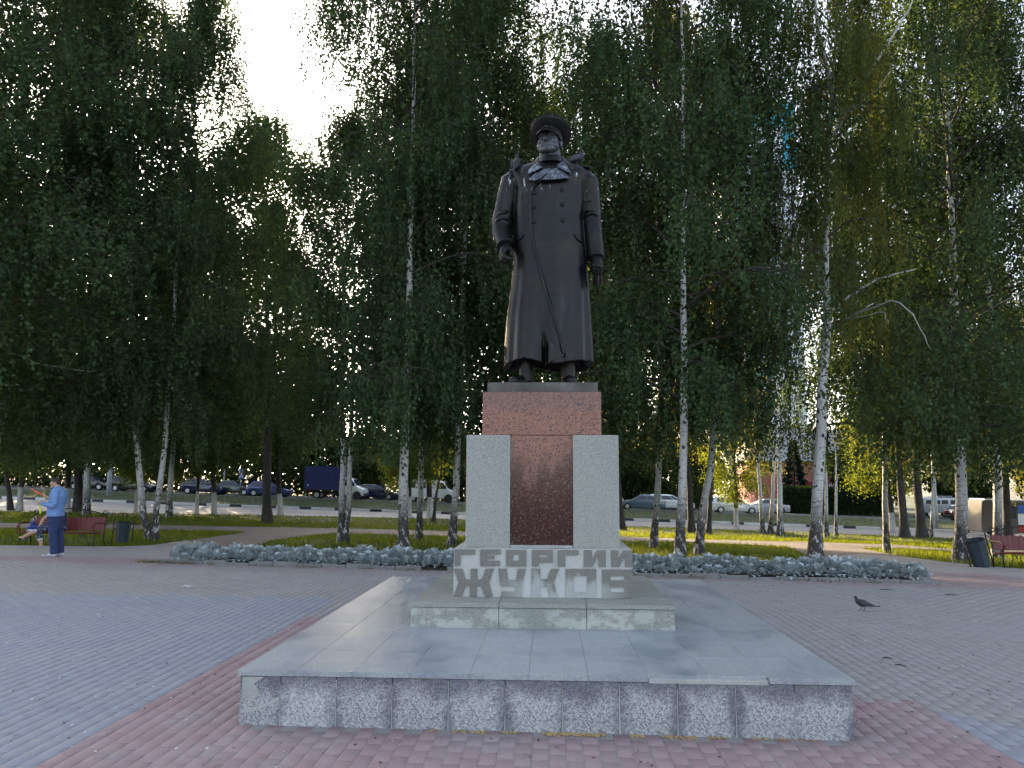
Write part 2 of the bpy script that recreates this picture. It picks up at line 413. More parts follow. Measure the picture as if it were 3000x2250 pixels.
    M['far_leaf'] = leaf('far_leaf', (.014, .028, .014), (.036, .056, .024), (.10, .12, .018), .22, .7)
    M['hedge_leaf'] = leaf('hedge_leaf', (.016, .034, .016), (.036, .060, .026), (.05, .08, .02), .2)
    M['spruce_leaf'] = leaf('spruce_leaf', (.014, .030, .022), (.030, .050, .036), (.02, .03, .01), .1)
    M['grass'] = leaf('grass_blade', (.024, .056, .012), (.056, .096, .020), (.28, .31, .016), .38, .6)
    M['dry_grass'] = leaf('dry_grass', (.10, .11, .04), (.22, .19, .09), (.2, .18, .05), .3, .7)
    M['silver_leaf'] = leaf('silver_leaf', (.40, .46, .47), (.66, .71, .71), (.22, .26, .24), .10, .75)
    # bark
    k = NT('birch_bark'); v = k.coord(); x, y, z = k.sep(v)[:3]
    lent = k.noise(k.map(v, scale=(5, 5, 26)), 1.0, 3, .6, .6); patch = k.noise(k.map(v, scale=(8, 8, 4.5)), 1.0, 5, .65, .8)
    chev = k.vor(k.map(v, scale=(6, 6, 4.2)), 1.0, 'Distance')
    c = k.mix(k.noise(k.map(v, scale=(3, 3, 8)), 2.0, 4), (.46, .44, .41), (.66, .64, .61))
    c = k.mix(k.rng(lent, .60, .66), c, (.06, .055, .05))
    c = k.mix(k.rng(chev, .27, .20), c, (.035, .032, .030))
    ang = k.math('MULTIPLY', k.math('SUBTRACT', patch, .5), 2.6)
    base = k.rng(k.math('ADD', z, ang), 2.0, .9); c = k.mix(k.math('MULTIPLY', base, k.rng(patch, .40, .47)), c, (.045, .038, .034))
    k.bump(patch, .6, .03); M['birch_bark'] = k.fin(c, .75)
    k = NT('dark_bark'); v = k.coord(); w = k.noise(k.map(v, scale=(9, 9, 2)), 1.0, 6, .7)
    k.bump(w, .8, .03); M['dark_bark'] = k.fin(k.ramp(w, [(.3, (.018, .015, .013)), (.7, (.075, .062, .052))]), .9)
    k = NT('whitewashed_bark'); v = k.coord(); w = k.noise(k.map(v, scale=(9, 9, 2)), 1.0, 6, .7); z = k.sep(v)[2]
    wash = k.rng(k.math('ADD', z, k.math('MULTIPLY', k.math('SUBTRACT', w, .5), .2)), 1.52, 1.46)
    c = k.mix(wash, k.ramp(w, [(.3, (.018, .015, .013)), (.7, (.070, .058, .048))]), k.mix(k.rng(w, .3, .6), (.30, .28, .25), (.58, .56, .52)))
    k.bump(w, .7, .025); M['wash_bark'] = k.fin(c, .9)
    M['pale_twig'] = plain('pale_twig', (.42, .40, .37), .8, var=.3)
    M['twig'] = plain('twig', (.055, .042, .036), .9, var=.3)
    # people, furniture, vehicles
    M['skin'] = plain('skin', (.50, .30, .215), .55, var=.06)
    M['hair'] = plain('hair', (.022, .015, .012), .6)
    k = NT('shirt'); d = k.vor(k.coord(), 62, 'Distance'); c = k.mix(k.rng(d, .24, .18), (.16, .27, .52), (.48, .58, .74))
    c = k.mix(k.rng(k.noise(k.coord(), 5, 3), .45, .7, 0, .35), c, (.10, .18, .40)); M['shirt'] = k.fin(c, .8)
    M['jeans'] = plain('jeans', (.022, .036, .105), .85, var=.3, scale=9)
    M['shoe'] = plain('shoe', (.56, .56, .60), .7)
    M['shoe_stripe'] = plain('shoe_stripe', (.22, .20, .24), .7)
    k = NT('print_trousers'); d = k.vor(k.coord(), 30, 'Distance'); M['print'] = k.fin(k.mix(k.rng(d, .34, .27), (.018, .024, .065), (.42, .45, .52)), .8)
    M['navy_top'] = plain('navy_top', (.030, .060, .135), .8)
    M['cuff'] = plain('cuff', (.62, .64, .68), .8)
    M['bag'] = plain('bag', (.020, .038, .19), .5, var=.35, scale=12)
    M['bag_strap'] = plain('bag_strap', (.55, .55, .50), .6)
    M['toy_red'] = plain('toy_red', (.80, .12, .07), .35, var=.05)
    M['toy_yellow'] = plain('toy_yellow', (.75, .80, .08), .35, var=.05)
    k = NT('toy_grip'); M['toy_grip'] = k.fin(k.mix(k.rng(k.noise(k.coord(), 30, 2), .47, .53), (.05, .045, .03), (.62, .52, .22)), .4)
    M['bench_red'] = plain('bench_red', (.135, .022, .020), .5, var=.3, scale=14)
    M['iron'] = plain('iron', (.016, .016, .018), .5, .3)
    M['bin'] = plain('bin', (.022, .036, .050), .55, var=.3)
    M['pigeon'] = plain('pigeon', (.022, .023, .030), .55, var=.4, scale=40)
    M['pigeon_wing'] = plain('pigeon_wing', (.045, .047, .060), .6, var=.4, scale=50)
    M['pigeon_leg'] = plain('pigeon_leg', (.16, .05, .045), .7)
    M['rail'] = plain('rail_paint', (.20, .235, .20), .6, .1)
    M['pole'] = plain('pole_concrete', (.40, .46, .50), .85, var=.2, scale=9)
    M['steel'] = plain('steel', (.35, .36, .38), .4, .8)
    M['tyre'] = plain('tyre', (.014, .014, .015), .85)
    M['rim'] = plain('rim', (.45, .46, .48), .35, .7)
    M['glass'] = plain('car_glass', (.030, .036, .048), .06, 0, .8)
    M['black_plastic'] = plain('black_plastic', (.018, .018, .020), .6)
    M['tail_lamp'] = plain('tail_lamp', (.50, .012, .012), .2)
    M['head_lamp'] = plain('head_lamp', (.60, .62, .64), .12, .2)
    def paint(n, c, r=.22):
        k = NT('paint_'+n); k.b.inputs['Coat Weight'].default_value = .7; k.b.inputs['Coat Roughness'].default_value = .06
        d = k.rng(k.noise(k.coord(), 3, 5), .4, .7, 0, .2); return k.fin(k.mix(d, c, tuple(x*.75+.02 for x in c)), r, .1)
    for n, c in dict(black=(.012, .013, .016), navy=(.012, .016, .06), grey=(.05, .06, .06), blue=(.035, .055, .17), white=(.78, .79, .80),
                     bluegrey=(.12, .17, .23), silver=(.45, .46, .50), red=(.35, .02, .02), vangrey=(.30, .32, .34), busgreen=(.10, .36, .08),
                     busblue=(.02, .10, .42)).items(): M['p_'+n] = paint(n, c)
    M['tarp'] = plain('truck_tarp', (.014, .020, .105), .6, var=.25, scale=3)
    M['sign_blue'] = plain('sign_blue', (.015, .05, .35), .4); M['sign_white'] = plain('sign_white', (.78, .78, .78), .5)
    M['salmon'] = plain('salmon_render', (.58, .225, .175), .85, var=.1, scale=2)
    M['fascia'] = plain('fascia', (.30, .022, .022), .6)
    M['white_wall'] = plain('white_wall', (.70, .72, .73), .8, var=.06, scale=.6)
    M['teal'] = plain('teal_panel', (.06, .42, .52), .6, var=.06)
    M['win'] = plain('window_glass', (.10, .13, .17), .15, 0, .7)
    M['frame_w'] = plain('window_frame', (.66, .67, .68), .6)
    k = NT('roof_sheet'); M['roof'] = k.fin(k.mix(k.noise(k.coord(), 2, 4), (.30, .31, .33), (.44, .45, .47)), .45, .4)
    M['beige'] = plain('beige_wall', (.12, .105, .09), .85, var=.12, scale=2)
    M['orange'] = plain('orange_panel', (.60, .20, .06), .7)
    M['paper'] = plain('paper', (.66, .66, .64), .8)
    M['seed'] = plain('seed', (.50, .36, .17), .9, var=.4, scale=60)
    M['debris'] = plain('debris', (.055, .045, .035), .9, var=.4, scale=30)
mats()
# ------------------------------------------------------------------ ground, paths, road
def strip(name, A, B, mat, off=0.0, na=40, nb=6, world=False):
    """sheet between two polylines, laid on the terrain"""
    A = [Vector(p[:2]) if world else spot(*p).to_2d() for p in A]; B = [Vector(p[:2]) if world else spot(*p).to_2d() for p in B]
    def samp(L, n):
        d = [0.0]
        for a, b in zip(L, L[1:]): d.append(d[-1]+(b-a).length)
        out = []
        for i in range(n+1):
            t = d[-1]*i/n; k = max(j for j in range(len(L)-1) if d[j] <= t+1e-9); f = (t-d[k])/max(1e-9, d[k+1]-d[k])
            out.append(L[k].lerp(L[k+1], min(1, f)))
        return out
    SA, SB = samp(A, na), samp(B, na); V = []
    for a, b in zip(SA, SB):
        for j in range(nb+1):
            p = a.lerp(b, j/nb); V.append((p.x, p.y, float(gz(p.x, p.y))+off))
    F = [(i*(nb+1)+j, (i+1)*(nb+1)+j, (i+1)*(nb+1)+j+1, i*(nb+1)+j+1) for i in range(na) for j in range(nb)]
    me = np_mesh(name, np.array(V), np.array(F), mat, True)
    b = bmesh.new(); b.from_mesh(me); bmesh.ops.recalc_face_normals(b, faces=b.faces)
    if sum(f.normal.z for f in b.faces) < 0: bmesh.ops.reverse_faces(b, faces=b.faces)
    b.to_mesh(me); b.free()
    poly = np.array([p[:] for p in SA]+[p[:] for p in SB[::-1]])
    return tag(link(name, me), kind='structure'), poly
def inside(poly, x, y):
    c = np.zeros(len(x), bool); n = len(poly); j = n-1
    for i in range(n):
        xi, yi = poly[i]; xj, yj = poly[j]
        c ^= ((yi > y) != (yj > y)) & (x < (xj-xi)*(y-yi)/(yj-yi+1e-12)+xi); j = i
    return c

xs = np.concatenate([np.linspace(-600, -90, 12), np.linspace(-85, 85, 171), np.linspace(90, 600, 12)])
ys = np.unique(np.concatenate([np.linspace(-300, -12, 8), np.linspace(-10, 100, 111), [14, 50, 66.6, 73.6], np.linspace(110, 900, 12)]))
GX, GY = np.meshgrid(xs, ys); GV = np.stack([GX.ravel(), GY.ravel(), gz(GX, GY).ravel()-.03], -1)
nx = len(xs); ii, jj = np.meshgrid(np.arange(len(ys)-1), np.arange(nx-1), indexing='ij')
q = (ii*nx+jj).ravel(); GF = np.stack([q, q+1, q+nx+1, q+nx], -1)
tag(link('ground', np_mesh('ground', GV, GF, M['lawn'], True)), kind='structure')

POLY = {}
# the square reaches back to the lawn edge on the left, the flower bed and the lawn edge on the right
SQ_BACK = [(-1500, 1592), (0, 1600), (230, 1603), (400, 1604), (470, 1597), (545, 1585), (640, 1610), (735, 1640), (1500, 1668), (2250, 1664), (2400, 1643), (2500, 1625), (2671, 1636), (2790, 1652), (3000, 1671), (4300, 1740)]
back = [spot(*p).to_2d() for p in SQ_BACK]
_, POLY['square'] = strip('square', back, [Vector((p.x*.55, -8.0)) for p in back], M['pav_tan'], .0262, 60, 40, True)
_, POLY['path'] = strip('path', [(-900, 1522), (0, 1532), (700, 1543), (1000, 1548), (1350, 1557), (1816, 1572), (2060, 1581), (2369, 1588), (2617, 1595), (2793, 1609), (3000, 1612), (3900, 1640)],
      [(-900, 1532), (0, 1546), (700, 1557), (1000, 1562), (1350, 1571), (1816, 1586), (2060, 1589), (2369, 1606), (2617, 1606), (2793, 1617), (3000, 1622), (3900, 1652)], M['path'], .0, 70, 4)
_, POLY['path_l'] = strip('path_branch', [(395, 1605), (470, 1597), (545, 1585), (700, 1563), (760, 1552)], [(760, 1640), (735, 1606), (792, 1585), (867, 1575), (1000, 1560)], M['path'], .005, 24, 8)
_, POLY['path_r'] = strip('path_branch', [(2060, 1586), (2230, 1592), (2310, 1603), (2390, 1640), (2520, 1662)], [(2480, 1596), (2500, 1602), (2560, 1614), (2671, 1636), (2790, 1655)], M['path'], .005, 24, 8)
near = [spot(-600, 1486), spot(0, 1497), spot(700, 1508), spot(1350, 1521), Vector((8, 57.5, 0)), Vector((22, 57, 0)), Vector((80, 56, 0))]
_, POLY['road'] = strip('road', [(-110, 66), (90, 66)], [(p.x, p.y) for p in near], M['asphalt'], -.005, 60, 14, True)
_, POLY['lot'] = strip('parking_lane', [(-110, 73.8), (90, 73.8)], [(-110, 81), (90, 81)], M['lot'], -.01, 60, 6, True)
# worn white edge line on the near side of the road
strip('road_line', [(-70, 52.6), (-20, 57.2), (-4, 59.2)], [(-70, 52.75), (-20, 57.35), (-4, 59.35)], M['kerb_white'], .0, 40, 1, True)

# kerb of painted blocks along the far side of the road
kb = empty('striped_kerb', (0, 66.2, 0), 0, 'black and white painted kerb along the far side of the road', 'kerb')
mw = MB().box((0, 0, 0), (1.98, .22, .34)).mesh('kerb_block', M['kerb_white']); mk = MB().box((0, 0, 0), (.98, .216, .336)).mesh('kerb_block', M['kerb_black'])
x = -62.0; i = 0
while x < 42:
    L = 2.0 if i % 2 == 0 else 1.0; xc = x+L/2
    o = link('kerb_block', mw if i % 2 == 0 else mk, kb, (xc, 0, float(gz(xc, 66.2))+.02+random.uniform(-.01, .01))); o.rotation_euler = (0, .028, 0)
    x += L; i += 1

# ------------------------------------------------------------------ pavers
PX0, PX1, PY0, PY1 = -2.104, 1.9975, 5.457, 10.766         # plinth footprint
XL = spot(129, 2247).x; XR = spot(2963, 2250).x
YL = spot(300, 1742).y; YR = spot(2750, 2095).y
bed_a, bed_b = spot(462, 1653).to_2d(), spot(2768, 1717).to_2d()
def bed_y(x): return bed_a.y + (bed_b.y-bed_a.y)*(x-bed_a.x)/(bed_b.x-bed_a.x)
cw, cl = .105, .21
ci = np.arange(int(-15/cw), int(16/cw)); cj = np.arange(int(2.4/cl), int(17/cl))
CI, CJ = np.meshgrid(ci, cj); CI = CI.ravel(); CJ = CJ.ravel()
cx = (CI+.5)*cw; cy = (CJ+.5+.5*(CI % 2))*cl
keep = ~((cx > PX0-.03) & (cx < PX1+.03) & (cy > PY0-.06) & (cy < PY1+.03)) & inside(POLY['square'], cx, cy) & in_view(cx, cy, gz(cx, cy), 160)
keep &= ~((cy > bed_y(cx)-.2) & (cx > bed_a.x-.3) & (cx < bed_b.x+.2))
cx, cy, CI = cx[keep], cy[keep], CI[keep]
jag = np.array([((i*7919) % 13)/13.0 for i in CI])*.32
zone = np.full(len(cx), 2)
zone[(cx < XL) & (cy+jag < YL)] = 1; zone[(cx > XR) & (cy+jag*2 < YR)] = 1
zone[(cx >= XL) & (cx <= PX0+.5) & (cy < PY1-1.2)] = 0; zone[(cx > PX0) & (cx <= XR) & (cy < PY0+1.0)] = 0
zone[(cx > PX1) & (cx < PX1+.32) & (cy < 8.2)] = 0
zone[(cx > PX1) & (cx <= XR) & (cy < PY0+1.6-(cx-PX1)*1.2)] = 0
zone[(bed_y(cx)-cy < .55) & (cx < 9)] = 3; zone[(cx < -7.2) & (bed_y(cx)-cy < .75) & (cx > -9.6)] = 3
n = len(cx); order = np.argsort(cx*cx+cy*cy)
pmats = [M['pav_red'], M['pav_blue'], M['pav_tan'], M['pav_pink']]
g = .0026; hx, hy = cw/2-g, cl/2-g; H = .05
unit = np.array([(-hx, -hy, -H), (hx, -hy, -H), (hx, hy, -H), (-hx, hy, -H), (-hx, -hy, -.003), (hx, -hy, -.003), (hx, hy, -.003), (-hx, hy, -.003),
                 (-hx+.003, -hy+.003, 0), (hx-.003, -hy+.003, 0), (hx-.003, hy-.003, 0), (-hx+.003, hy-.003, 0)])
uf = np.array([(8, 9, 10, 11), (4, 5, 9, 8), (5, 6, 10, 9), (6, 7, 11, 10), (7, 4, 8, 11), (0, 1, 5, 4), (1, 2, 6, 5), (2, 3, 7, 6), (3, 0, 4, 7)])
PAV = .030
zz = gz(cx, cy)+PAV+RNG.normal(0, .0007, n)
tx, ty = RNG.normal(0, .0010, n), RNG.normal(0, .0012, n)
sq = bpy.data.objects['square']
pm = [np_mesh('paver', unit, uf, m) for m in pmats]
for k in order[:300]:
    o = link('paver', pm[zone[k]], sq, (cx[k], cy[k], zz[k])); o.rotation_euler = (tx[k], ty[k], 0)
rest = order[300:]
PVv = unit[None]+np.stack([cx[rest], cy[rest], zz[rest]], -1)[:, None]
PVv[:, :, 2] += unit[None, :, 0]*-ty[rest][:, None]+unit[None, :, 1]*tx[rest][:, None]
far_ = np.repeat(np.arange(len(rest))*12, 9)[:, None]+np.tile(uf, (len(rest), 1))
o = link('pavers', np_mesh('pavers', PVv.reshape(-1, 3), far_, pmats, midx=np.repeat(zone[rest], 9)), sq); o['kind'] = 'stuff'
# ------------------------------------------------------------------ plinth and pedestal
MX, MY = -.055, 8.2
ZT, ZS, ZB, ZP, ZR_ = .40, .614, 1.057, 2.132, 2.558      # tops: plinth, step, name block, pillars, red block
mon = empty('monument_pedestal', (0, 0, 0), 0, 'granite monument base with stepped plinth, grey pillars and red stone block', 'pedestal')
core = MB().span(PX0+.035, PX1-.035, PY0+.035, PY1-.035, -.3, ZT-.045).build('plinth_core', M['mortar'], mon)
def slab(name, x0, x1, y0, y1, z0, z1, mat, parent, bevel=.003, seg=1):
    return MB().box((0, 0, 0), (x1-x0, y1-y0, z1-z0)).build(name, mat, parent, bevel=bevel, seg=seg, loc=((x0+x1)/2, (y0+y1)/2, (z0+z1)/2))
NF = 10; sw = (PX1-PX0-.285)/NF; xe = [PX0]+[PX0+.285+i*sw for i in range(NF+1)]
for i in range(len(xe)-1):
    j = random.uniform(-.003, .003)
    slab('facing_slab', xe[i]+.0025, xe[i+1]-.0025, PY0+j+.012, PY0+.06, -.20, ZT-.038, M['plinth'], mon)
for side, xx in ((-1, PX0), (1, PX1)):
    for i in range(13):
        y0 = PY0+.062+i*.405; x0, x1 = (xx+.012, xx+.06) if side < 0 else (xx-.06, xx-.012)
        slab('facing_slab', x0, x1, y0+.005, min(PY1, y0+.405)-.005, -.22, ZT-.038, M['plinth'], mon)
# lime and mortar squeezed from the joints
for i in range(1, len(xe)-1):
    a = random.uniform(.0028, .0055); zt = random.uniform(.30, .355); zb_ = -.05
    mj = MB(); mj.prism([(xe[i]-a*(2.2 if i in (5, 8) else 1), zb_), (xe[i]+a*1.4, zb_), (xe[i]+a*.6, zt*.5), (xe[i]+.002, zt), (xe[i]-.002, zt), (xe[i]-a*.8, zt*.4)], PY0+.0095, PY0+.03)
    mj.build('joint_mortar', M['mortar'], core)
mp = MB(); mp.prism([(PX0+.02, .22), (PX0+.10, .19), (PX0+.14, .26), (PX0+.10, .31), (PX0+.17, .355), (PX0+.02, .355)], PY0+.006, PY0+.05)
mp.prism([(PX0+.02, .115), (PX0+.10, .125), (PX0+.20, .165), (PX0+.27, .20), (PX0+.27, .225), (PX0+.17, .175), (PX0+.02, .135)], PY0+.008, PY0+.05)
mp.build('corner_repair', M['mortar'], core)
# top tiles: 11 across, 9 deep, the two damaged ones in front set back
tx_e = [PX0-.012+i*(PX1-PX0+.024)/10.4 for i in range(11)]+[PX1+.012]; tx_e[-2] = tx_e[-3]+(tx_e[-1]-tx_e[-3])*.52
ty_e = np.linspace(PY0-.006, PY1+.012, 10)
STEP = (-1.221, 1.1001, 7.0934, 9.3051)
for a in range(11):
    for b in range(9):
        x0, x1, y0, y1 = tx_e[a], tx_e[a+1], ty_e[b], ty_e[b+1]
        if x0 > STEP[0] and x1 < STEP[1] and y0 > STEP[2] and y1 < STEP[3]: continue
        z1 = ZT+random.uniform(-.0006, .0006)
        if b == 0 and a in (7, 8): y0 += .05
        slab('top_tile', x0+.0008, x1-.0008, y0+.0008, y1-.0008, z1-.036, z1, M['tile'], mon, .0015)
MB().span(tx_e[7]+.004, tx_e[9]-.004, PY0+.006, PY0+.07, ZT-.046, ZT-.020).build('bare_mortar', M['mortar'], core)
# step: facing blocks under a lipped cover
sx0, sx1, sy0, sy1 = STEP; je = [sx0, aty(1461, 1800, sy0)[0], aty(1719, 1800, sy0)[0], sx1]
for i in range(3):
    slab('step_block', je[i]+.002, je[i+1]-.002, sy0+.012, sy0+.3, ZT-.02, ZS-.040, M['step'], mon)
    for y0, y1 in ((sy0-.006, sy0+.42), (sy0+.42, sy1-.42), (sy1-.42, sy1)):
        slab('step_cover', je[i]-.008*(i == 0)+.0015, je[i+1]+.008*(i == 2)-.0015, y0+.0015, y1-.0015, ZS-.037, ZS+random.uniform(-.001, .001), M['step'], mon, .004)
for xx in (sx0+.012, sx1-.312):
    for i in range(3):
        L = (sy1-sy0-.3)/3; slab('step_block', xx, xx+.3, sy0+.302+i*L, sy0+.298+(i+1)*L, ZT-.02, ZS-.040, M['step'], mon)
slab('step_block', sx0+.32, sx1-.32, sy1-.3, sy1-.01, ZT-.02, ZS-.041, M['step'], mon)
# name block with raised letters
bx0, bx1, by0, by1 = -.8902, .7762, 7.4694, 8.93
nb = slab('name_block', bx0, bx1, by0+.014, by1, ZS-.004, ZB, M['name_ground'], mon, .006, 2)
def lz(X, Y):
    u = (X-78)/2067.0; v = (Y-(107+18*u))/((660+30*u)-(107+18*u))
    return (bx0+u*(bx1-bx0), ZB-v*(ZB-ZS))
def rect(a, b, c, d): return [(a, b), (c, b), (c, d), (a, d)]
letters = [
    [[(88, 118), (325, 118), (325, 175), (160, 175), (160, 308), (88, 308)]],
    [[(390, 118), (628, 118), (628, 172), (465, 172), (465, 190), (555, 190), (555, 232), (465, 232), (465, 250), (618, 250), (618, 312), (390, 312)]],
    [rect(690, 122, 770, 315), rect(770, 122, 840, 178), rect(770, 252, 840, 315), rect(840, 122, 925, 315)],
    [rect(990, 124, 1070, 315), rect(1070, 124, 1172, 182), rect(1070, 210, 1172, 270), rect(1172, 124, 1228, 270)],
    [[(1290, 126), (1530, 126), (1530, 184), (1375, 184), (1375, 318), (1290, 318)]],
    [[(1590, 128), (1680, 128), (1680, 245), (1738, 128), (1840, 128), (1840, 322), (1758, 322), (1758, 180), (1690, 322), (1590, 322)]],
    [[(1903, 128), (1985, 128), (1985, 245), (2042, 130), (2145, 130), (2145, 324), (2062, 324), (2062, 180), (1995, 322), (1903, 322)]],
    [[(80, 340), (182, 340), (225, 465), (280, 465), (280, 340), (358, 340), (358, 465), (412, 465), (455, 340), (552, 340), (492, 500), (540, 658),
      (445, 658), (405, 540), (355, 540), (355, 658), (272, 658), (272, 540), (222, 540), (180, 658), (80, 658), (140, 498)]],
    [[(600, 340), (695, 340), (720, 470), (805, 470), (830, 342), (920, 342), (880, 520), (870, 668), (640, 666), (640, 602), (795, 602), (800, 540), (632, 540)]],
    [[(985, 342), (1085, 342), (1085, 462), (1165, 462), (1210, 345), (1302, 345), (1240, 505), (1300, 674), (1200, 674), (1165, 545), (1085, 545), (1085, 672), (985, 672)]],
    [rect(1380, 345, 1475, 678), rect(1475, 345, 1628, 425), rect(1475, 610, 1628, 678), rect(1628, 345, 1730, 680)],
    [rect(1798, 352, 1890, 685), rect(1890, 352, 2050, 428), rect(1890, 478, 2050, 558), rect(1890, 615, 2050, 685), rect(2050, 352, 2142, 685)],
]
for L in letters:
    m = MB()
    for poly in L: m.prism([lz(*p) for p in poly], by0, by0+.0165)
    o = m.build('letter', M['letter'], nb); o.matrix_parent_inverse = Matrix.Translation(nb.location).inverted()
# pillars and the red stone
py0, py1 = 7.6223, 8.78
for x0, x1 in ((-.7975, -.370), (.234, .6747)):
    slab('pillar', x0, x1, py0, py1, ZB-.004, ZP, M['pillar'], mon, .008, 2)
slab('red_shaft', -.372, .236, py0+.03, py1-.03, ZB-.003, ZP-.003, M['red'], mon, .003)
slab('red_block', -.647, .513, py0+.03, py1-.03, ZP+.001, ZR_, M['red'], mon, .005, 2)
slab('base_gasket', -.365, .229, py0+.012, py0+.032, ZB-.002, ZB+.022, M['mortar'], mon)
# ------------------------------------------------------------------ trees
def leaf_quads(P, D, size, rng, aspect=.8, spread=1.0):
    """rhombic leaves at P, hanging roughly along D"""
    n = len(P)
    d = D + rng.normal(0, .55*spread, (n, 3)); d /= np.linalg.norm(d, axis=1)[:, None]+1e-9
    s = rng.normal(0, 1, (n, 3)); s -= d*(s*d).sum(1)[:, None]; s /= np.linalg.norm(s, axis=1)[:, None]+1e-9
    L = size*rng.uniform(.5, 1.35, n)[:, None]; W = L*aspect*.5
    V = np.stack([P, P+d*L*.45+s*W, P+d*L, P+d*L*.45-s*W], 1)
    F = np.arange(n*4).reshape(n, 4)
    return V.reshape(-1, 3), F
def sweep(paths, radii, seg=6):
    """many tubes into one array mesh"""
    Vs, Fs, n0 = [], [], 0
    for P, r in zip(paths, radii):
        P = np.asarray(P, float); n = len(P)
        T = np.gradient(P, axis=0); T /= np.linalg.norm(T, axis=1)[:, None]+1e-9
        a = np.array([1., 0, 0]) if abs(T[0][0]) < .8 else np.array([0, 1., 0])
        ring = []
        for i in range(n):
            a = a-T[i]*(a@T[i]); a /= np.linalg.norm(a)+1e-9; b = np.cross(T[i], a)
            t = np.arange(seg)*2*np.pi/seg
            ring.append(P[i]+r[i]*(np.cos(t)[:, None]*a+np.sin(t)[:, None]*b))
        Vs.append(np.concatenate(ring)); i, k = np.meshgrid(np.arange(n-1), np.arange(seg), indexing='ij')
        k2 = (k+1) % seg; Fs.append(np.stack([i*seg+k, i*seg+k2, (i+1)*seg+k2, (i+1)*seg+k], -1).reshape(-1, 4)+n0); n0 += n*seg
    return np.concatenate(Vs), np.concatenate(Fs)
def crown(seed, H=20., base=3.0, rad=2.9, limbs=38, per=60, leaf=.062, weep=1.0, lpl=.045, up=.9, narrow=.55, aspect=.8, twigs=True):
    """limbs, twigs and leaves of one tree whose trunk runs up the z axis; returns wood and leaf arrays"""
    rng = np.random.default_rng(seed); wood, wr, SP, SL = [], [], [], []
    for i in range(limbs):
        f = (i+rng.uniform(.1, .9))/limbs; h = base+(H*.97-base)*f**1.05
        prof = (.62+.38*math.sin(min(1, f*1.6+.15)*math.pi/2))*(1-f**2.2*narrow)*max(.22, min(1, (1-f)*3.6))
        L = rad*prof*rng.uniform(.6, 1.25); az = i*2.399+rng.normal(0, .5)
        out = np.array([math.cos(az), math.sin(az), 0]); n = 8; t = np.linspace(0, 1, n)
        rise = up*rng.uniform(.6, 1.3)*(1.0 if f > .25 else .55)
        p = np.array([0, 0, h])+out*(L*(t**.9))[:, None]+np.array([0, 0, 1])*(L*(rise*t-(.55*weep)*t**2.4))[:, None]
        p += np.cumsum(rng.normal(0, .035*L/3, (n, 3)), 0)*(t[:, None])
        wood.append(p); wr.append(np.linspace(.05*(1-f*.7)+.006, .007, n))
        tips = [p]
        for j in range(7):
            tt = rng.uniform(.25, .95); k = tt*(n-1); a = p[int(k)]*(1-k % 1)+p[min(n-1, int(k)+1)]*(k % 1)
            d = out*rng.uniform(.2, .9)+rng.normal(0, .6, 3)*np.array([1, 1, .4])+np.array([0, 0, .25]); d /= np.linalg.norm(d)
            l2 = L*rng.uniform(.25, .5)*(1.1-.4*tt)+rng.uniform(.3, .7); s = np.linspace(0, 1, 5)
            q = a+d*(l2*s)[:, None]+np.array([0, 0, -1])*(l2*.45*weep*s**2)[:, None]
            wood.append(q); wr.append(np.linspace(.013, .004, 5)); tips.append(q)
        for m in range(per):
            q = tips[0] if rng.random() < .22 else tips[rng.integers(1, len(tips))]
            lo = .16 if q is tips[0] else .1
            k = rng.uniform(lo, 1)*(len(q)-1); a = q[int(k)]*(1-k % 1)+q[min(len(q)-1, int(k)+1)]*(k % 1)
            SP.append(a+rng.normal(0, .24, 3)); SL.append(rng.uniform(.25, 1.0)**1.3*1.75*weep*(.55+.45*min(1, (1-f)*1.6))+.18)
    SP = np.array(SP); SL = np.array(SL); SL = np.minimum(SL, np.maximum(.2, SP[:, 2]-base*.62))
    cnt = np.maximum(3, (SL/lpl).astype(int)); idx = np.repeat(np.arange(len(SP)), cnt)
    pos = np.concatenate([np.arange(c)/c for c in cnt])+rng.uniform(0, .05, len(idx))
    drift = rng.normal(0, .16, (len(SP), 3)); drift[:, 2] = 0
    hang = weep if weep > .6 else .5
    P = SP[idx]+np.array([0, 0, -1])*(SL[idx]*pos*hang)[:, None]+drift[idx]*(pos*SL[idx]*.8)[:, None]
    if hang < .6: P += rng.normal(0, .28, P.shape)
    P += rng.normal(0, .045, P.shape)
    V, F = leaf_quads(P, np.tile(np.array([0, 0, -1.]) if hang > .6 else np.array([0, 0, -.5]), (len(P), 1)), leaf, rng, aspect)
    if twigs:
        for k in rng.choice(len(SP), min(len(SP), 800), replace=False):
            s = np.linspace(0, 1, 3)[:, None]; wood.append(SP[k]+np.array([0, 0, -1])*SL[k]*hang*s+drift[k]*SL[k]*.8*s**2); wr.append(np.array([.0035, .003, .002]))
    W, WF = sweep(wood, wr, 5)
    return W, WF, V, F
CROWN = {}
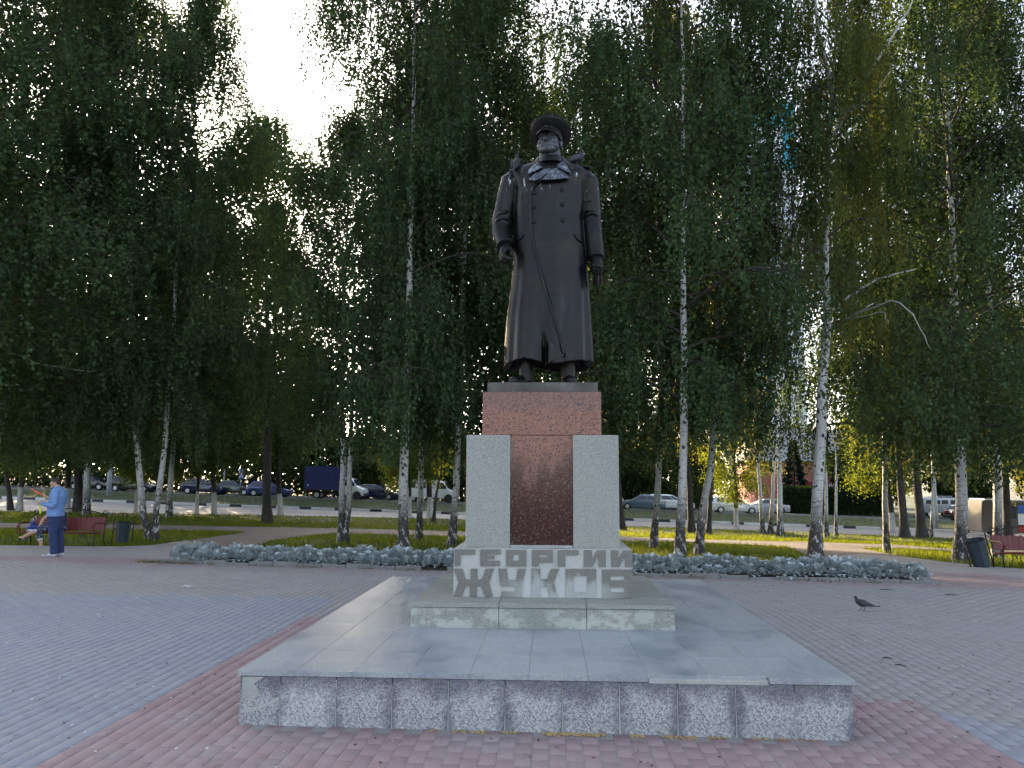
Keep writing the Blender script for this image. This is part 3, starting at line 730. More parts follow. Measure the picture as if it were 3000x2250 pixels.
def make_crowns():
    spec = dict(b0=dict(seed=11, H=20, base=3.6, rad=3.5, limbs=70, per=66, leaf=.090), b1=dict(seed=12, H=20, base=4.2, rad=3.2, limbs=66, per=66, leaf=.088),
                b2=dict(seed=13, H=20, base=3.1, rad=3.8, limbs=72, per=66, leaf=.092), b3=dict(seed=14, H=20, base=5.4, rad=3.2, limbs=60, per=66, leaf=.090),
                hi=dict(seed=15, H=20, base=6.6, rad=3.3, limbs=54, per=64, leaf=.096),
                l0=dict(seed=21, H=14, base=2.9, rad=3.4, limbs=44, per=66, leaf=.13, weep=.45, lpl=.05, up=.7, aspect=.95, narrow=.4),
                l1=dict(seed=22, H=14, base=3.2, rad=3.0, limbs=42, per=64, leaf=.13, weep=.45, lpl=.05, up=.8, aspect=.95, narrow=.4))
    for k, s in spec.items():
        W, WF, V, F = crown(**s); m = 'linden_leaf' if k[0] == 'l' else 'birch_leaf_sun' if k == 'hi' else 'birch_leaf'
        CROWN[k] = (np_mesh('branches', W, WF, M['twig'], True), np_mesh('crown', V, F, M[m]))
    me = CROWN['b0'][1].copy(); me.materials.clear(); me.materials.append(M['birch_leaf_sun']); CROWN['y0'] = (CROWN['b0'][0], me)
make_crowns()
def trunk_path(base, pts, H, d, rng, n=26):
    """centre line through traced pixels (same depth as the base), then straight on to the top"""
    Y = base.y; guide = [(0.0, 0.0, 0.0)]
    for px, py in pts:
        p = aty(px, py, Y); guide.append((p[0]-base.x, 0.0, p[2]-base.z))
    z = np.array([a[2] for a in guide]); x = np.array([a[0] for a in guide])
    zs = np.linspace(0, H, n); xs_ = np.interp(zs, z, x)
    if len(guide) > 1:
        sl_ = (x[-1]-x[-2])/(z[-1]-z[-2]+1e-6); m = zs > z[-1]; xs_[m] = x[-1]+np.clip(sl_, -.12, .12)*(zs[m]-z[-1])*.7
    else: xs_ = xs_+zs*rng.normal(0, .012)
    wob = np.cumsum(rng.normal(0, .016, n)); wob -= wob[0]
    wy = np.cumsum(rng.normal(0, .018, n)); wy -= wy[0]
    return np.stack([xs_+wob*np.clip(zs/3, 0, 1), wy+zs*rng.normal(0, .01), zs], -1)
def trunk_mesh(path, r0, H, bark, seg=12, flare=.5):
    z = path[:, 2]; r = r0*(np.clip(1-z/(H*1.02), 0.03, 1)**1.15)*(1+flare*np.exp(-z/.22)); path = path.copy()
    path[0, 2] -= .12
    # finer rings near the foot
    zz = np.unique(np.concatenate([np.linspace(path[0, 2], 1.0, 8), z[z > 1.0]]))
    P = np.stack([np.interp(zz, path[:, 2], path[:, 0]), np.interp(zz, path[:, 2], path[:, 1]), zz], -1)
    V, F = sweep([P], [np.interp(zz, path[:, 2], r)], seg)
    V += RNG.normal(0, r0*.025, V.shape)
    return np_mesh('trunk', V, F, bark, True)
TREES = []
def tree(name, label, px, py, wpx, kind='b0', H=20., pts=(), bark='birch_bark', cat='tree', group='birches of the grove', rz=None, stems=None, cs=1.0, limbs=None):
    rng = np.random.default_rng(int(px*7+py)); base = spot(px, py); d = depth_of(base); r0 = wpx*d/F_PX/2
    t = empty(name, base, 0, label, cat, group)
    path = trunk_path(base, pts, H, d, rng)
    link('trunk', trunk_mesh(path, r0, H, M[bark]), t)
    for sp in (stems or []):
        pth = trunk_path(base, sp[1], sp[2], d, rng); pth[:, 0] += np.exp(-pth[:, 2]/.5)*sp[0]; link('trunk', trunk_mesh(pth, r0*.92, sp[2], M[bark]), t)
    for sp in (stems or []):
        if len(sp) > 3:
            pth = trunk_path(base, sp[1], sp[2], d, np.random.default_rng(5)); lean = math.atan2(pth[14, 0], pth[14, 2])
            for nm, me in zip(('branches', 'crown'), CROWN[sp[3]]):
                o = link(nm, me, t); o.rotation_mode = 'QUATERNION'; o.rotation_quaternion = Euler((0, lean, 0)).to_quaternion() @ Euler((0, 0, 2.2)).to_quaternion(); o.scale = (sp[2]/20*.85, sp[2]/20*.85, sp[2]/20)
    for L, r in (limbs or []):
        P = np.array([(aty(a, b, base.y)-np.array(base)) for a, b in L]); P[:, 1] = np.linspace(0, rng.uniform(-.8, .1), len(P)) if r > .025 else -3.1*np.clip(np.linspace(0, 2.2, len(P)), 0, 1)
        s = np.linspace(0, 1, 14); u = np.linspace(0, 1, len(P)); P = np.stack([np.interp(s, u, P[:, k]) for k in range(3)], -1)+rng.normal(0, .012, (14, 3))
        V, F = sweep([P], [np.linspace(r, r*.3, 14)], 7); link('limb', np_mesh('limb', V, F, M['birch_bark'] if r > .03 else M['pale_twig'], True), t)
    if kind:
        wm, lm = CROWN[kind]; hh = 14. if kind[0] == 'l' else 20.; s = H/hh
        k = min(len(path)-1, int(len(path)*.55)); lean = math.atan2(path[k, 0], path[k, 2])
        a = rz if rz is not None else rng.uniform(0, 6.28)
        for nm, me in (('branches', wm), ('crown', lm)):
            o = link(nm, me, t); o.rotation_mode = 'QUATERNION'
            o.rotation_quaternion = Euler((0, lean, 0)).to_quaternion() @ Euler((0, 0, a)).to_quaternion(); o.scale = (s*cs, s*cs, s)
    TREES.append(t); return t
G1 = 'birches of the grove'; G2 = 'street trees along the road'
T = tree
T('birch_tree', 'double-stemmed birch with white V-shaped trunk beside the left bin', 444, 1583, 20, 'b1', 21, [(424, 1527), (415, 1461), (408, 1350), (393, 1220), (393, 868), (384, 271)],
  stems=[(.14, [(456, 1492), (473, 1382), (481, 1302), (513, 976), (522, 814), (560, 497), (579, 253), (600, 50)], 20, 'b0')], cs=1.2, limbs=[([(400, 1075), (340, 1110), (298, 1109), (226, 1080), (190, 1100)], .016)])
T('birch_tree', 'slim birch just right of the V-shaped pair at left', 495, 1514, 17, 'b0', 24, [(500, 1400), (508, 1300)], cs=1.15)
T('birch_tree', 'birch behind the red bench and the standing man', 253, 1508, 20, 'b0', 24, [(257, 1400), (266, 1085), (272, 760)], cs=1.2)
T('birch_tree', 'leaning birch at the left edge, its foot outside the picture', -75, 1565, 30, 'b2', 22, [(0, 1225), (27, 1112), (100, 740)])
T('birch_tree', 'dark thin trunk leftmost behind the bench', 32, 1495, 14, 'b1', 25, [(20, 1380)], 'dark_bark', cs=1.2)
T('linden_tree', 'whitewashed trunk at the left edge of the road verge', 57, 1495, 16, 'l0', 14, [(62, 1400)], 'wash_bark', group=G2)
T('linden_tree', 'whitewashed trunk right behind the man in the blue shirt', 195, 1495, 19, 'l1', 15, [(198, 1400)], 'wash_bark', group=G2)
T('poplar_tree', 'broad black trunk between the man and the birch behind the bench', 228, 1500, 24, 'b2', 27, [(230, 1380)], 'dark_bark', cs=1.15)
T('linden_tree', 'thin whitewashed trunk left of the V-shaped birch', 397, 1499, 9, 'l0', 11, [], 'wash_bark', group=G2)
T('linden_tree', 'thinnest whitewashed sapling trunk in front of the dark hatchback', 576, 1502, 10, 'l1', 11, [(582, 1400)], 'wash_bark', group=G2)
T('linden_tree', 'whitewashed trunk with forked dark limbs right of the dark hatchback', 628, 1507, 14, 'b0', 23, [(624, 1400), (612, 1320)], 'wash_bark', group=G2, cs=1.3)
T('poplar_tree', 'broad nearly black trunk in front of the small blue car', 783, 1531, 27, 'b3', 25, [(780, 1384)], 'dark_bark', cs=1.6)
T('linden_tree', 'whitewashed trunk beside the broad black trunk at left centre', 823, 1509, 15, 'b1', 24, [(815, 1384)], 'wash_bark', group=G2, cs=1.25)
T('birch_tree', 'twin-stemmed birch hiding part of the blue truck', 1000, 1588, 20, 'b3', 15.5, [(1001, 1480), (1004, 1384), (1005, 1250)],
  stems=[(.14, [(1022, 1480), (1025, 1384), (1030, 1250)], 13)], cs=1.15)
T('birch_tree', 'thick white birch trunk rising from the left flower bed', 1183, 1617, 30, 'b0', 21, [(1181, 1520), (1184, 1384), (1190, 1180), (1200, 900), (1207, 600)], cs=.8)
T('birch_tree', 'slender white birch just right of the thick one at left', 1227, 1580, 19, 'b1', 21, [(1232, 1384), (1238, 1250)])
T('birch_tree', 'crooked birch close to the left side of the monument', 1322, 1600, 22, 'b3', 24, [(1322, 1560), (1332, 1500), (1340, 1384), (1346, 1200)])
T('linden_tree', 'thin whitewashed trunk behind the thick birch at left', 1201, 1513, 10, 'l0', 12, [], 'wash_bark', group=G2)
T('linden_tree', 'wide whitewashed trunk in front of the white van', 1262, 1514, 19, 'l1', 15, [(1256, 1430), (1252, 1384)], 'wash_bark', group=G2)
T('maple_tree', 'thin dark leaning trunk beside the white van', 1270, 1527, 10, None, 7, [(1278, 1450), (1292, 1384)], 'dark_bark', group=G2)
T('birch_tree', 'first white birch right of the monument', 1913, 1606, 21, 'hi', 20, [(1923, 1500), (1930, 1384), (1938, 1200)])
T('birch_tree', 'tallest near birch right of the monument behind the flowers', 1992, 1640, 28, 'b0', 21, [(1993, 1500), (2000, 1384), (1998, 1200)])
T('birch_tree', 'white birch leaning right beside the tall one right of the monument', 2046, 1625, 24, 'b1', 20, [(2055, 1500), (2078, 1384), (2085, 1290)], cs=.7, limbs=[([(2092, 1040), (2080, 985), (2095, 930), (2130, 940), (2158, 971), (2180, 1020)], .014)])
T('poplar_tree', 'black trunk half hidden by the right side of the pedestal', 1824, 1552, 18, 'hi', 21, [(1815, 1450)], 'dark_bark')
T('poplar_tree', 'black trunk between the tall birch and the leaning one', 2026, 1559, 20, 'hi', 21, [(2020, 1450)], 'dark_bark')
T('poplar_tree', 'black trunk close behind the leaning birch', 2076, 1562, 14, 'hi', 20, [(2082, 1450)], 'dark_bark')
T('linden_tree', 'pale whitewashed trunk in front of the white estate car', 2157, 1548, 15, 'l0', 11, [(2155, 1450)], 'wash_bark', group=G2)
T('birch_tree', 'leftmost of the three thin trunks in front of the silver car', 2235, 1563, 14, None, 13, [(2228, 1450), (2216, 1320), (2212, 1250)])
T('birch_tree', 'middle one of the three thin trunks, leaning right', 2256, 1564, 15, None, 13, [(2264, 1450), (2272, 1320)])
T('birch_tree', 'rightmost of the three thin trunks, upright with lit left edge', 2286, 1567, 19, None, 13, [(2282, 1400), (2285, 1200)])
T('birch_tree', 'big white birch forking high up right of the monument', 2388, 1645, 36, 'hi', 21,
  [(2390, 1560), (2395, 1450), (2405, 1300), (2409, 1150), (2429, 912), (2420, 813), (2438, 452), (2452, 294), (2475, 0)], rz=.6, cs=.52,
  limbs=[([(2448, 320), (2420, 212), (2393, 127), (2377, 14), (2372, -80)], .075), ([(2444, 395), (2497, 307), (2542, 217), (2624, 86), (2660, 10)], .06),
         ([(2434, 912), (2497, 863), (2565, 817), (2680, 790)], .05), ([(2432, 430), (2408, 380), (2370, 320), (2290, 210)], .045), ([(2454, 333), (2500, 320), (2545, 290), (2600, 220)], .035),
         ([(2410, 985), (2440, 955), (2490, 945), (2515, 990), (2540, 1040), (2560, 1080)], .02), ([(2438, 960), (2420, 965), (2398, 978)], .02), ([(2425, 950), (2445, 985), (2455, 1015)], .014)])
T('birch_tree', 'thin trunk close to the right of the big forked birch', 2422, 1572, 13, None, 12, [(2420, 1400)])
T('birch_tree', 'thinnest pole-like trunk in front of the dark hedge', 2449, 1571, 10, None, 12, [(2448, 1400), (2445, 1250)])
T('birch_tree', 'slim birch standing at the tip of the sunlit lawn wedge', 2598, 1618, 17, 'b1', 20, [(2592, 1500), (2590, 1400)])
T('linden_tree', 'leaning whitewashed trunk behind the slim birch at right', 2616, 1561, 18, 'l1', 13, [(2610, 1484), (2602, 1400)], 'wash_bark', group=G2)
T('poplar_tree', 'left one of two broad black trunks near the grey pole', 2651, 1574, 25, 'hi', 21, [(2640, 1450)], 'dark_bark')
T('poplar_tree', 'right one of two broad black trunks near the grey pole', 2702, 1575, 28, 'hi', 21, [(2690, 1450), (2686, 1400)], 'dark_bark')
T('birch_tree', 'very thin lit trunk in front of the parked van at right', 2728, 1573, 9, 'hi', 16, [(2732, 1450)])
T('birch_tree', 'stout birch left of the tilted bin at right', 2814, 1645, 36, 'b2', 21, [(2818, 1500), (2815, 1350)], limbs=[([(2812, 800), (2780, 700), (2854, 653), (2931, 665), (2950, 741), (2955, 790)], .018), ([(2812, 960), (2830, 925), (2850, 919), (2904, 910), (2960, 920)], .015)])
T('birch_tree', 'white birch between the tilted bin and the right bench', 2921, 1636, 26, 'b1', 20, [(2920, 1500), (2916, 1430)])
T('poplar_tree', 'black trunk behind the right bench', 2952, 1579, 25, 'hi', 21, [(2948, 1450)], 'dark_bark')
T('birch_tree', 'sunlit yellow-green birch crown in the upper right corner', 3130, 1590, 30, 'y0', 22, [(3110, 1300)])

T('birch_tree', 'birch hidden by the pedestal whose crown rises left of the statue', 1445, 1592, 24, 'b2', 24, [(1440, 1300)], cs=.9)
T('birch_tree', 'birch hidden by the pedestal whose crown rises straight behind the statue', 1585, 1572, 24, 'b0', 22, [(1580, 1300)])
T('birch_tree', 'birch hidden by the pedestal whose crown rises right of the statue', 1735, 1596, 24, 'b1', 20, [(1745, 1300)])
T('birch_tree', 'birch outside the left edge whose branches fill the upper left corner', -190, 1600, 28, 'b1', 22, [(-170, 1300)], cs=1.2)
# ------------------------------------------------------------------ bronze statue
SY = 8.17                                        # plane of the figure
def S(px, py, Y=SY):
    p = aty(px, py, Y); return Vector((p[0], p[1], p[2]))
pl0 = ZR_+.0; plate_top = ZR_+.10
st = empty('statue', (-.067, SY, plate_top), 0, 'dark bronze statue of a man in greatcoat and peaked cap on the pedestal', 'statue')
INV = Matrix.Translation(st.location).inverted()
def own(o, p=None): o.parent = p or st; o.matrix_parent_inverse = INV; return o
slab_p = slab('base_plate', -.605, .485, py0+.09, py1-.10, pl0+.001, plate_top, M['plate'], None, .006, 2); own(slab_p)
prof = [(1076, 1476, 1738, .300), (1021, 1478, 1736, .295), (931, 1484, 1731, .280), (841, 1497, 1726, .262), (759, 1504, 1717, .250), (700, 1505, 1710, .242),
        (643, 1508, 1706, .236), (599, 1508, 1712, .240), (560, 1510, 1713, .245), (530, 1501, 1721, .235), (511, 1494, 1728, .20), (500, 1506, 1716, .175),
        (489, 1535, 1688, .150), (478, 1562, 1664, .130), (464, 1574, 1652, .115)]
ring_z = []; ring_c = []; ring_w = []; ring_d = []
for py, a, b, dd in prof:
    A, B = S(a, py), S(b, py); ring_z.append((A.z+B.z)/2); ring_c.append((A.x+B.x)/2); ring_w.append((B.x-A.x)/2); ring_d.append(dd)
ring_z, ring_c, ring_w, ring_d = map(np.array, (ring_z, ring_c, ring_w, ring_d))
Z_HEM, Z_WAIST = ring_z[0], ring_z[6]
xs_slit = S(1593, 1040, SY-.28).x; z_slit = S(1595, 975, SY-.28).z
def coat_section(z, n=160):
    c = np.interp(z, ring_z, ring_c); wd = np.interp(z, ring_z, ring_w); dp = np.interp(z, ring_z, ring_d)
    t = max(0.0, (Z_WAIST-z)/(Z_WAIST-Z_HEM)); pts = []
    for k in range(n):
        a = 2*math.pi*k/n; ca, sa = math.cos(a), math.sin(a); e = 2/2.35
        x = math.copysign(abs(ca)**e, ca); y = math.copysign(abs(sa)**e, sa)
        f = t**1.1*(.040*math.cos(6*a+.8)+.034*math.cos(10*a+2.2)+.016*math.cos(17*a+.3))
        f += .006*math.cos(4*a+z*5)*(1-t)
        px, py = c+x*wd*(1+f*.35), SY+y*dp*(1+f*1.6)
        if sa < 0 and z < z_slit:                              # open slit between the front panels
            q = (z_slit-z)/(z_slit-Z_HEM); py += .16*q**.7*math.exp(-((px-xs_slit-.02*q)/(.010+.009*q))**2)
        if sa < 0:                                            # right panel lies over the left one
            xe_ = edge_x(z)
            if xe_ is not None: py += .014*(1 if px < xe_ else 0)*max(0, min(1, (px-c+wd*.8)/(wd*.3)))
        pts.append((px, py, z))
    return pts
EDGE = [(1584, 527), (1566, 545), (1556, 565), (1555, 600), (1555, 650), (1558, 690), (1566, 724), (1579, 780), (1597, 847), (1621, 925), (1640, 985), (1653, 1042)]
_ez = [S(a, b, SY-.26).z for a, b in EDGE][::-1]; _ex = [S(a, b, SY-.26).x for a, b in EDGE][::-1]
def edge_x(z):
    return float(np.interp(z, _ez, _ex)) if _ez[0]-.1 < z < _ez[-1] else None
def front_y(x, z):
    c = np.interp(z, ring_z, ring_c); wd = np.interp(z, ring_z, ring_w); dp = np.interp(z, ring_z, ring_d)
    u = min(.98, abs(x-c)/wd); return SY-dp*(1-u**2.35)**(1/2.35)
def Fp(px, py, off=.0):
    """point on the front of the coat seen at a pixel"""
    Y = SY-.24
    for _ in range(6):
        p = aty(px, py, Y); Y = front_y(p[0], p[2])-off
    return Vector(aty(px, py, Y))
b = MB()
zs_ = np.concatenate([np.linspace(Z_HEM, Z_WAIST, 60), np.linspace(Z_WAIST, ring_z[-1], 40)[1:]])
rings = []
for z in zs_:
    sec = coat_section(z)
    if z < Z_HEM+.02: sec = [(x, y, zz + .030*math.cos(3*math.atan2(y-SY, x+.06)+.6)+.02*max(0, (SY-y)/.3)) for x, y, zz in sec]
    rings.append(sec)
cc = ring_c[0]; inner = [[(cc+(x-cc)*s, SY+(y-SY)*s, z+dz) for x, y, z in rings[0]] for s, dz in ((.88, .03), (.62, .28), (.25, .30))]
b.loft(inner[::-1]+rings)
# arms: viewer's left one bent with the hand in front, the other straight down
def chain(pts): return [S(x, y, SY+dy) for x, y, dy in pts]
La = chain([(1516, 512, 0), (1500, 532, .0), (1489, 575, .02), (1478, 625, .03), (1471, 655, .02), (1470, 685, -.05), (1479, 712, -.13), (1482, 722, -.16)])
b.tube(La, [.085, .122, .122, .116, .118, .106, .098, .096], 20)
Ra = chain([(1706, 512, 0), (1720, 532, .0), (1725, 575, .03), (1730, 640, .05), (1736, 690, .0), (1744, 740, -.06), (1745.5, 757, -.08)])
b.tube(Ra, [.085, .122, .120, .114, .104, .092, .090], 20)
for P0, P1, r in ((La[3], La[5], .100), (Ra[2], Ra[4], .092)):                      # sleeve creases at the elbows
    for f, a0, a1, dz in ((.25, 3.6, 5.3, .05), (.45, 4.2, 6.2, -.06), (.62, 3.4, 5.0, .07)):
        m = P0.lerp(P1, f); aa = np.linspace(a0, a1, 9)
        b.tube([m+Vector((r*math.cos(t), r*math.sin(t), dz*(t-a0)/(a1-a0))) for t in aa], [.004, .010, .015, .018, .019, .018, .015, .010, .004], 8)
# boots
for ax_, tx_, bx_ in ((1541, 1509, -.12), (1664, 1676, .03)):
    a0 = S(ax_, 1050, SY-.04); a1 = S(ax_, 1100, SY-.04); heel = Vector((a1.x, SY+.02, plate_top+.055)); toe = Vector((a1.x+bx_, SY-.235, plate_top+.045))
    b.tube([a0+Vector((0, 0, .25)), a0, a1, Vector((a1.x, SY-.03, plate_top+.06))], [.085, .080, .075, .082], 16, (1.0, 1.15))
    b.capsule([heel, heel.lerp(toe, .5), toe], [.062, .066, .055], 14, [(.9, 1.0)]*3)
    b.prism([(heel.x-.06, SY+.08), (heel.x+.06, SY+.08), (toe.x+.068, toe.y-.02), (toe.x+.035, toe.y-.062), (toe.x-.035, toe.y-.062), (toe.x-.068, toe.y-.02)], plate_top-.002, plate_top+.025, 'xy')
body = b.remesh('coat_and_limbs', M['bronze'], None, .0085, 2, .5); own(body)
# hands
def finger(m, pts, r0, r1): m.capsule(pts, list(np.linspace(r0, r1, len(pts))), 10)
h = MB(); w0 = La[-1]; palm = S(1478, 738, SY-.20)
h.capsule([w0+Vector((0, .02, .03)), w0, palm], [.062, .064, .072], 14, [(1, 1), (1, 1), (1.0, .72)])
ix = lambda x, y, dy: S(x, y, SY+dy)
finger(h, [ix(1470, 738, -.23), ix(1478, 749, -.27), ix(1488, 757, -.29), ix(1498, 759, -.285)], .025, .017)
finger(h, [ix(1468, 745, -.22), ix(1472, 758, -.25), ix(1481, 765, -.25), ix(1490, 764, -.22)], .025, .018)
finger(h, [ix(1467, 750, -.19), ix(1470, 763, -.21), ix(1478, 769, -.20), ix(1486, 766, -.17)], .024, .017)
finger(h, [ix(1468, 752, -.15), ix(1471, 764, -.16), ix(1478, 767, -.14)], .021, .015)
finger(h, [ix(1487, 724, -.20), ix(1497, 730, -.24), ix(1500, 739, -.26), ix(1497, 745, -.265)], .027, .018)
own(h.remesh('hand', M['bronze'], None, .005, 2, .5))
h = MB(); w0 = Ra[-1]; palm = S(1749, 782, SY-.12)
h.capsule([w0+Vector((0, .02, .03)), w0, palm, S(1750, 795, SY-.12)], [.060, .066, .078, .062], 14, [(1, 1), (1, 1), (1.05, .85), (1, .8)])
for k, (x, y) in enumerate(((1738, 783), (1744, 790), (1752, 793), (1760, 790))):
    finger(h, [ix(x-2, y-14, -.17), ix(x, y-2, -.215), ix(x+1, y+8, -.20), ix(x, y+9, -.15)], .024, .019)
finger(h, [ix(1736, 770, -.16), ix(1740, 776, -.215), ix(1750, 779, -.235), ix(1757, 781, -.23)], .026, .02)
own(h.remesh('hand', M['bronze'], None, .005, 2, .5))
gl = MB(); gl.tube([ix(1750, 783, -.24), ix(1748, 800, -.16), ix(1747, 818, -.12), ix(1746, 838, -.10)], [.022, .045, .055, .045], 12, (1.0, .55))
gl.tube([ix(1753, 800, -.13), ix(1755, 820, -.10), ix(1754, 834, -.09)], [.03, .045, .035], 10, (1.0, .5))
own(gl.remesh('gloves', M['bronze'], None, .008, 2, .5))
# cuffs
for p, q, r in ((La[-2], La[-1], .104), (Ra[-2], Ra[-1], .097)):
    m = MB(); d = (q-p).normalized(); m.tube([q-d*.02, q-d*.008, q+d*.004], [r*.95, r, r*.93], 24); own(m.build('cuff', M['bronze'], None, True))
# head: skull, jaw, brow, nose, lips, ears; turned a little to the viewer's left and raised
HC = S(1609, 420, SY-.02); HR = Euler((R(-3), 0, R(-13)), 'XYZ').to_matrix()
def hp(x, y, z): return HC + HR @ Vector((x, y, z))
hd = MB()
hd.ball(hp(0, .02, .045), (.122, .155, .135), 22, 14, HR); hd.ball(hp(0, -.035, -.055), (.116, .114, .105), 20, 12, HR)
hd.ball(hp(0, -.105, -.120), (.048, .042, .036), 14, 9, HR); hd.ball(hp(0, -.055, -.105), (.100, .084, .055), 16, 10, HR)
for s in (-1, 1):
    hd.ball(hp(s*.060, -.090, -.030), (.046, .046, .042), 14, 10, HR)                   # cheeks
    hd.capsule([hp(s*.018, -.136, .044), hp(s*.055, -.130, .050), hp(s*.090, -.100, .040)], [.018, .019, .015], 10)  # brows
    hd.ball(hp(s*.046, -.112, .014), (.024, .018, .016), 10, 7, HR)                    # eyes
    hd.capsule([hp(s*.036, -.132, -.048), hp(s*.052, -.122, -.070), hp(s*.058, -.106, -.090)], [.008, .012, .010], 8)   # folds beside the mouth
    hd.ball(hp(s*.126, .010, -.018), (.014, .030, .046), 12, 8, HR); hd.capsule([hp(s*.132, .026, .022), hp(s*.138, .034, -.005), hp(s*.132, .012, -.05)], [.010, .011, .009], 8)
    hd.ball(hp(s*.017, -.150, -.038), (.016, .018, .013), 10, 7, HR)
    hd.ball(hp(s*.076, -.045, -.072), (.042, .07, .05), 12, 8, HR)
hd.capsule([hp(0, -.132, .036), hp(0, -.152, .005), hp(0, -.172, -.030)], [.016, .018, .021], 12)
hd.capsule([hp(-.036, -.126, -.074), hp(0, -.142, -.069), hp(.036, -.126, -.074)], [.008, .012, .008], 9)
hd.capsule([hp(-.032, -.122, -.091), hp(0, -.139, -.090), hp(.032, -.122, -.091)], [.008, .014, .008], 9)
nk0 = Vector((HC.x+.005, SY+.02, HC.z-.06)); nk1 = S(1612, 482, SY)
hd.tube([nk0, nk0.lerp(nk1, .5), nk1], [.114, .118, .122], 20, (1.0, 1.0))
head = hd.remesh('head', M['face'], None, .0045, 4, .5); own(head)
# cap: band, wide crown raised in front, visor
CR = HR @ Euler((R(-24), 0, 0), 'XYZ').to_matrix(); CC = hp(0, .012, .046)
def cp(x, y, z): return CC + CR @ Vector((x, y, z))
def ering(rx, ry, z, n=48, dy=0): return [cp(rx*math.cos(2*math.pi*k/n), dy+ry*math.sin(2*math.pi*k/n), z) for k in range(n)]
cp_ = MB(); cp_.loft([ering(.128, .158, -.045), ering(.135, .165, -.045), ering(.137, .167, .0), ering(.137, .167, .050), ering(.128, .158, .052)])
band = cp_.build('cap_band', M['bronze'], None, True, auto=.6); own(band)
cm = MB(); cm.loft([ering(.134, .163, .045), ering(.165, .19, .065), ering(.205, .222, .092), ering(.220, .235, .108), ering(.224, .239, .118), ering(.219, .234, .128), ering(.15, .16, .142), ering(.05, .05, .148)])
own(cm.build('cap_crown', M['bronze'], None, True, auto=.7)); cr = MB()
cr.tube([Vector(p) for p in ering(.2245, .2395, .118, 48)]+[Vector(ering(.2245, .2395, .118, 48)[0])], .006, 6, cap=False); own(cr.build('piping', M['bronze'], None, True))
vz = MB(); vt = []; vb = []
A_ = np.linspace(math.pi*1.13, math.pi*1.87, 17)
inn = [cp(.136*math.cos(a), .166*math.sin(a), -.036) for a in A_]; outp = [cp(.142*math.cos(a), .166*math.sin(a)-.066*math.sin((a-A_[0])/(A_[-1]-A_[0])*math.pi)**.8, -.036-.082*math.sin((a-A_[0])/(A_[-1]-A_[0])*math.pi)**.8) for a in A_]
up_ = CR @ Vector((0, 0, .008)); nA = len(A_)
V = inn+outp+[p+up_ for p in inn]+[p+up_ for p in outp]; Fv = []
for i in range(nA-1):
    Fv += [(i, i+1, nA+i+1, nA+i), (2*nA+i, 3*nA+i, 3*nA+i+1, 2*nA+i+1), (nA+i, nA+i+1, 3*nA+i+1, 3*nA+i)]
vz.add(V, Fv); own(vz.build('visor', M['bronze'], None, True, auto=.5))
em = MB()
for k in range(9):                                                                 # embroidered wreath and badge on the band
    for s in (-1, 1):
        a = -math.pi/2+s*(.13+k*.085); em.ball(cp(.139*math.cos(a), .169*math.sin(a), .004+.010*math.sin(k*1.9)), (.011, .007, .009), 8, 5)
em.ball(cp(0, -.172, .012), (.026, .010, .022), 10, 7); o = em.build('cap_embroidery', M['bronze'], None, True); o['kind'] = 'stuff'; own(o)
# collars
n1 = S(1612, 472, SY-.03); sc_ = MB()
def cring(r, z, o=0): return [(n1.x+(r)*math.cos(t), n1.y+(r*1.02)*math.sin(t)-o, z+.018*math.sin(t)) for t in np.linspace(0, 2*math.pi, 40, endpoint=False)]
sc_.loft([cring(.128, n1.z-.045, .03), cring(.137, n1.z-.04, .03), cring(.128, n1.z+.04, .0), cring(.120, n1.z+.043, .0), cring(.118, n1.z, .01)]); own(sc_.build('stand_collar', M['bronze'], None, True, auto=.7))
def patch(name, pix, off, thick, sub=6, slope=0.0):
    """plate lying on the chest: outline in pixels, thickness outwards; slope lifts its lower edge"""
    c = (sum(p[0] for p in pix)/len(pix), sum(p[1] for p in pix)/len(pix)); n = len(pix); V0, V1, F = [], [], []
    for k in range(sub+1):
        f = k/sub
        for p in pix:
            x, y = c[0]+(p[0]-c[0])*f, c[1]+(p[1]-c[1])*f; e = off+max(-.01, slope*(y-492)/34)
            V0.append(Fp(x, y, e-.035)); V1.append(Fp(x, y, e+thick*(1-.6*max(0, f-.84)/.16)))
    N = len(V0)
    for k in range(sub):
        for i in range(n):
            j = (i+1) % n
            F.append((N+k*n+i, N+k*n+j, N+(k+1)*n+j, N+(k+1)*n+i)); F.append((k*n+i, (k+1)*n+i, (k+1)*n+j, k*n+j))
    for i in range(n): j = (i+1) % n; F.append((sub*n+i, N+sub*n+i, N+sub*n+j, sub*n+j))
    o = MB().add(V0+V1, F).build(name, M['collar'], None, True, auto=.8); return own(o)
def dense(pix, k=3): return [(a[0]+(b_[0]-a[0])*i/k, a[1]+(b_[1]-a[1])*i/k) for a, b_ in zip(pix, pix[1:]+pix[:1]) for i in range(k)]
patch('lapel', dense([(1549, 525), (1566, 508), (1588, 497), (1612, 492), (1616, 498), (1598, 512), (1580, 526), (1564, 529)]), .006, .016, slope=.055)
patch('lapel', dense([(1583, 527), (1600, 512), (1614, 496), (1632, 490), (1652, 502), (1671, 521), (1645, 524), (1612, 527)]), .014, .018, slope=.060)
patch('collar_leaf', dense([(1574, 474), (1589, 491), (1572, 500), (1545, 511), (1549, 497), (1562, 484)]), .045, .020, slope=.045)
patch('collar_leaf', dense([(1650, 471), (1663, 490), (1674, 508), (1655, 501), (1634, 490), (1633, 483)]), .045, .020, slope=.045)
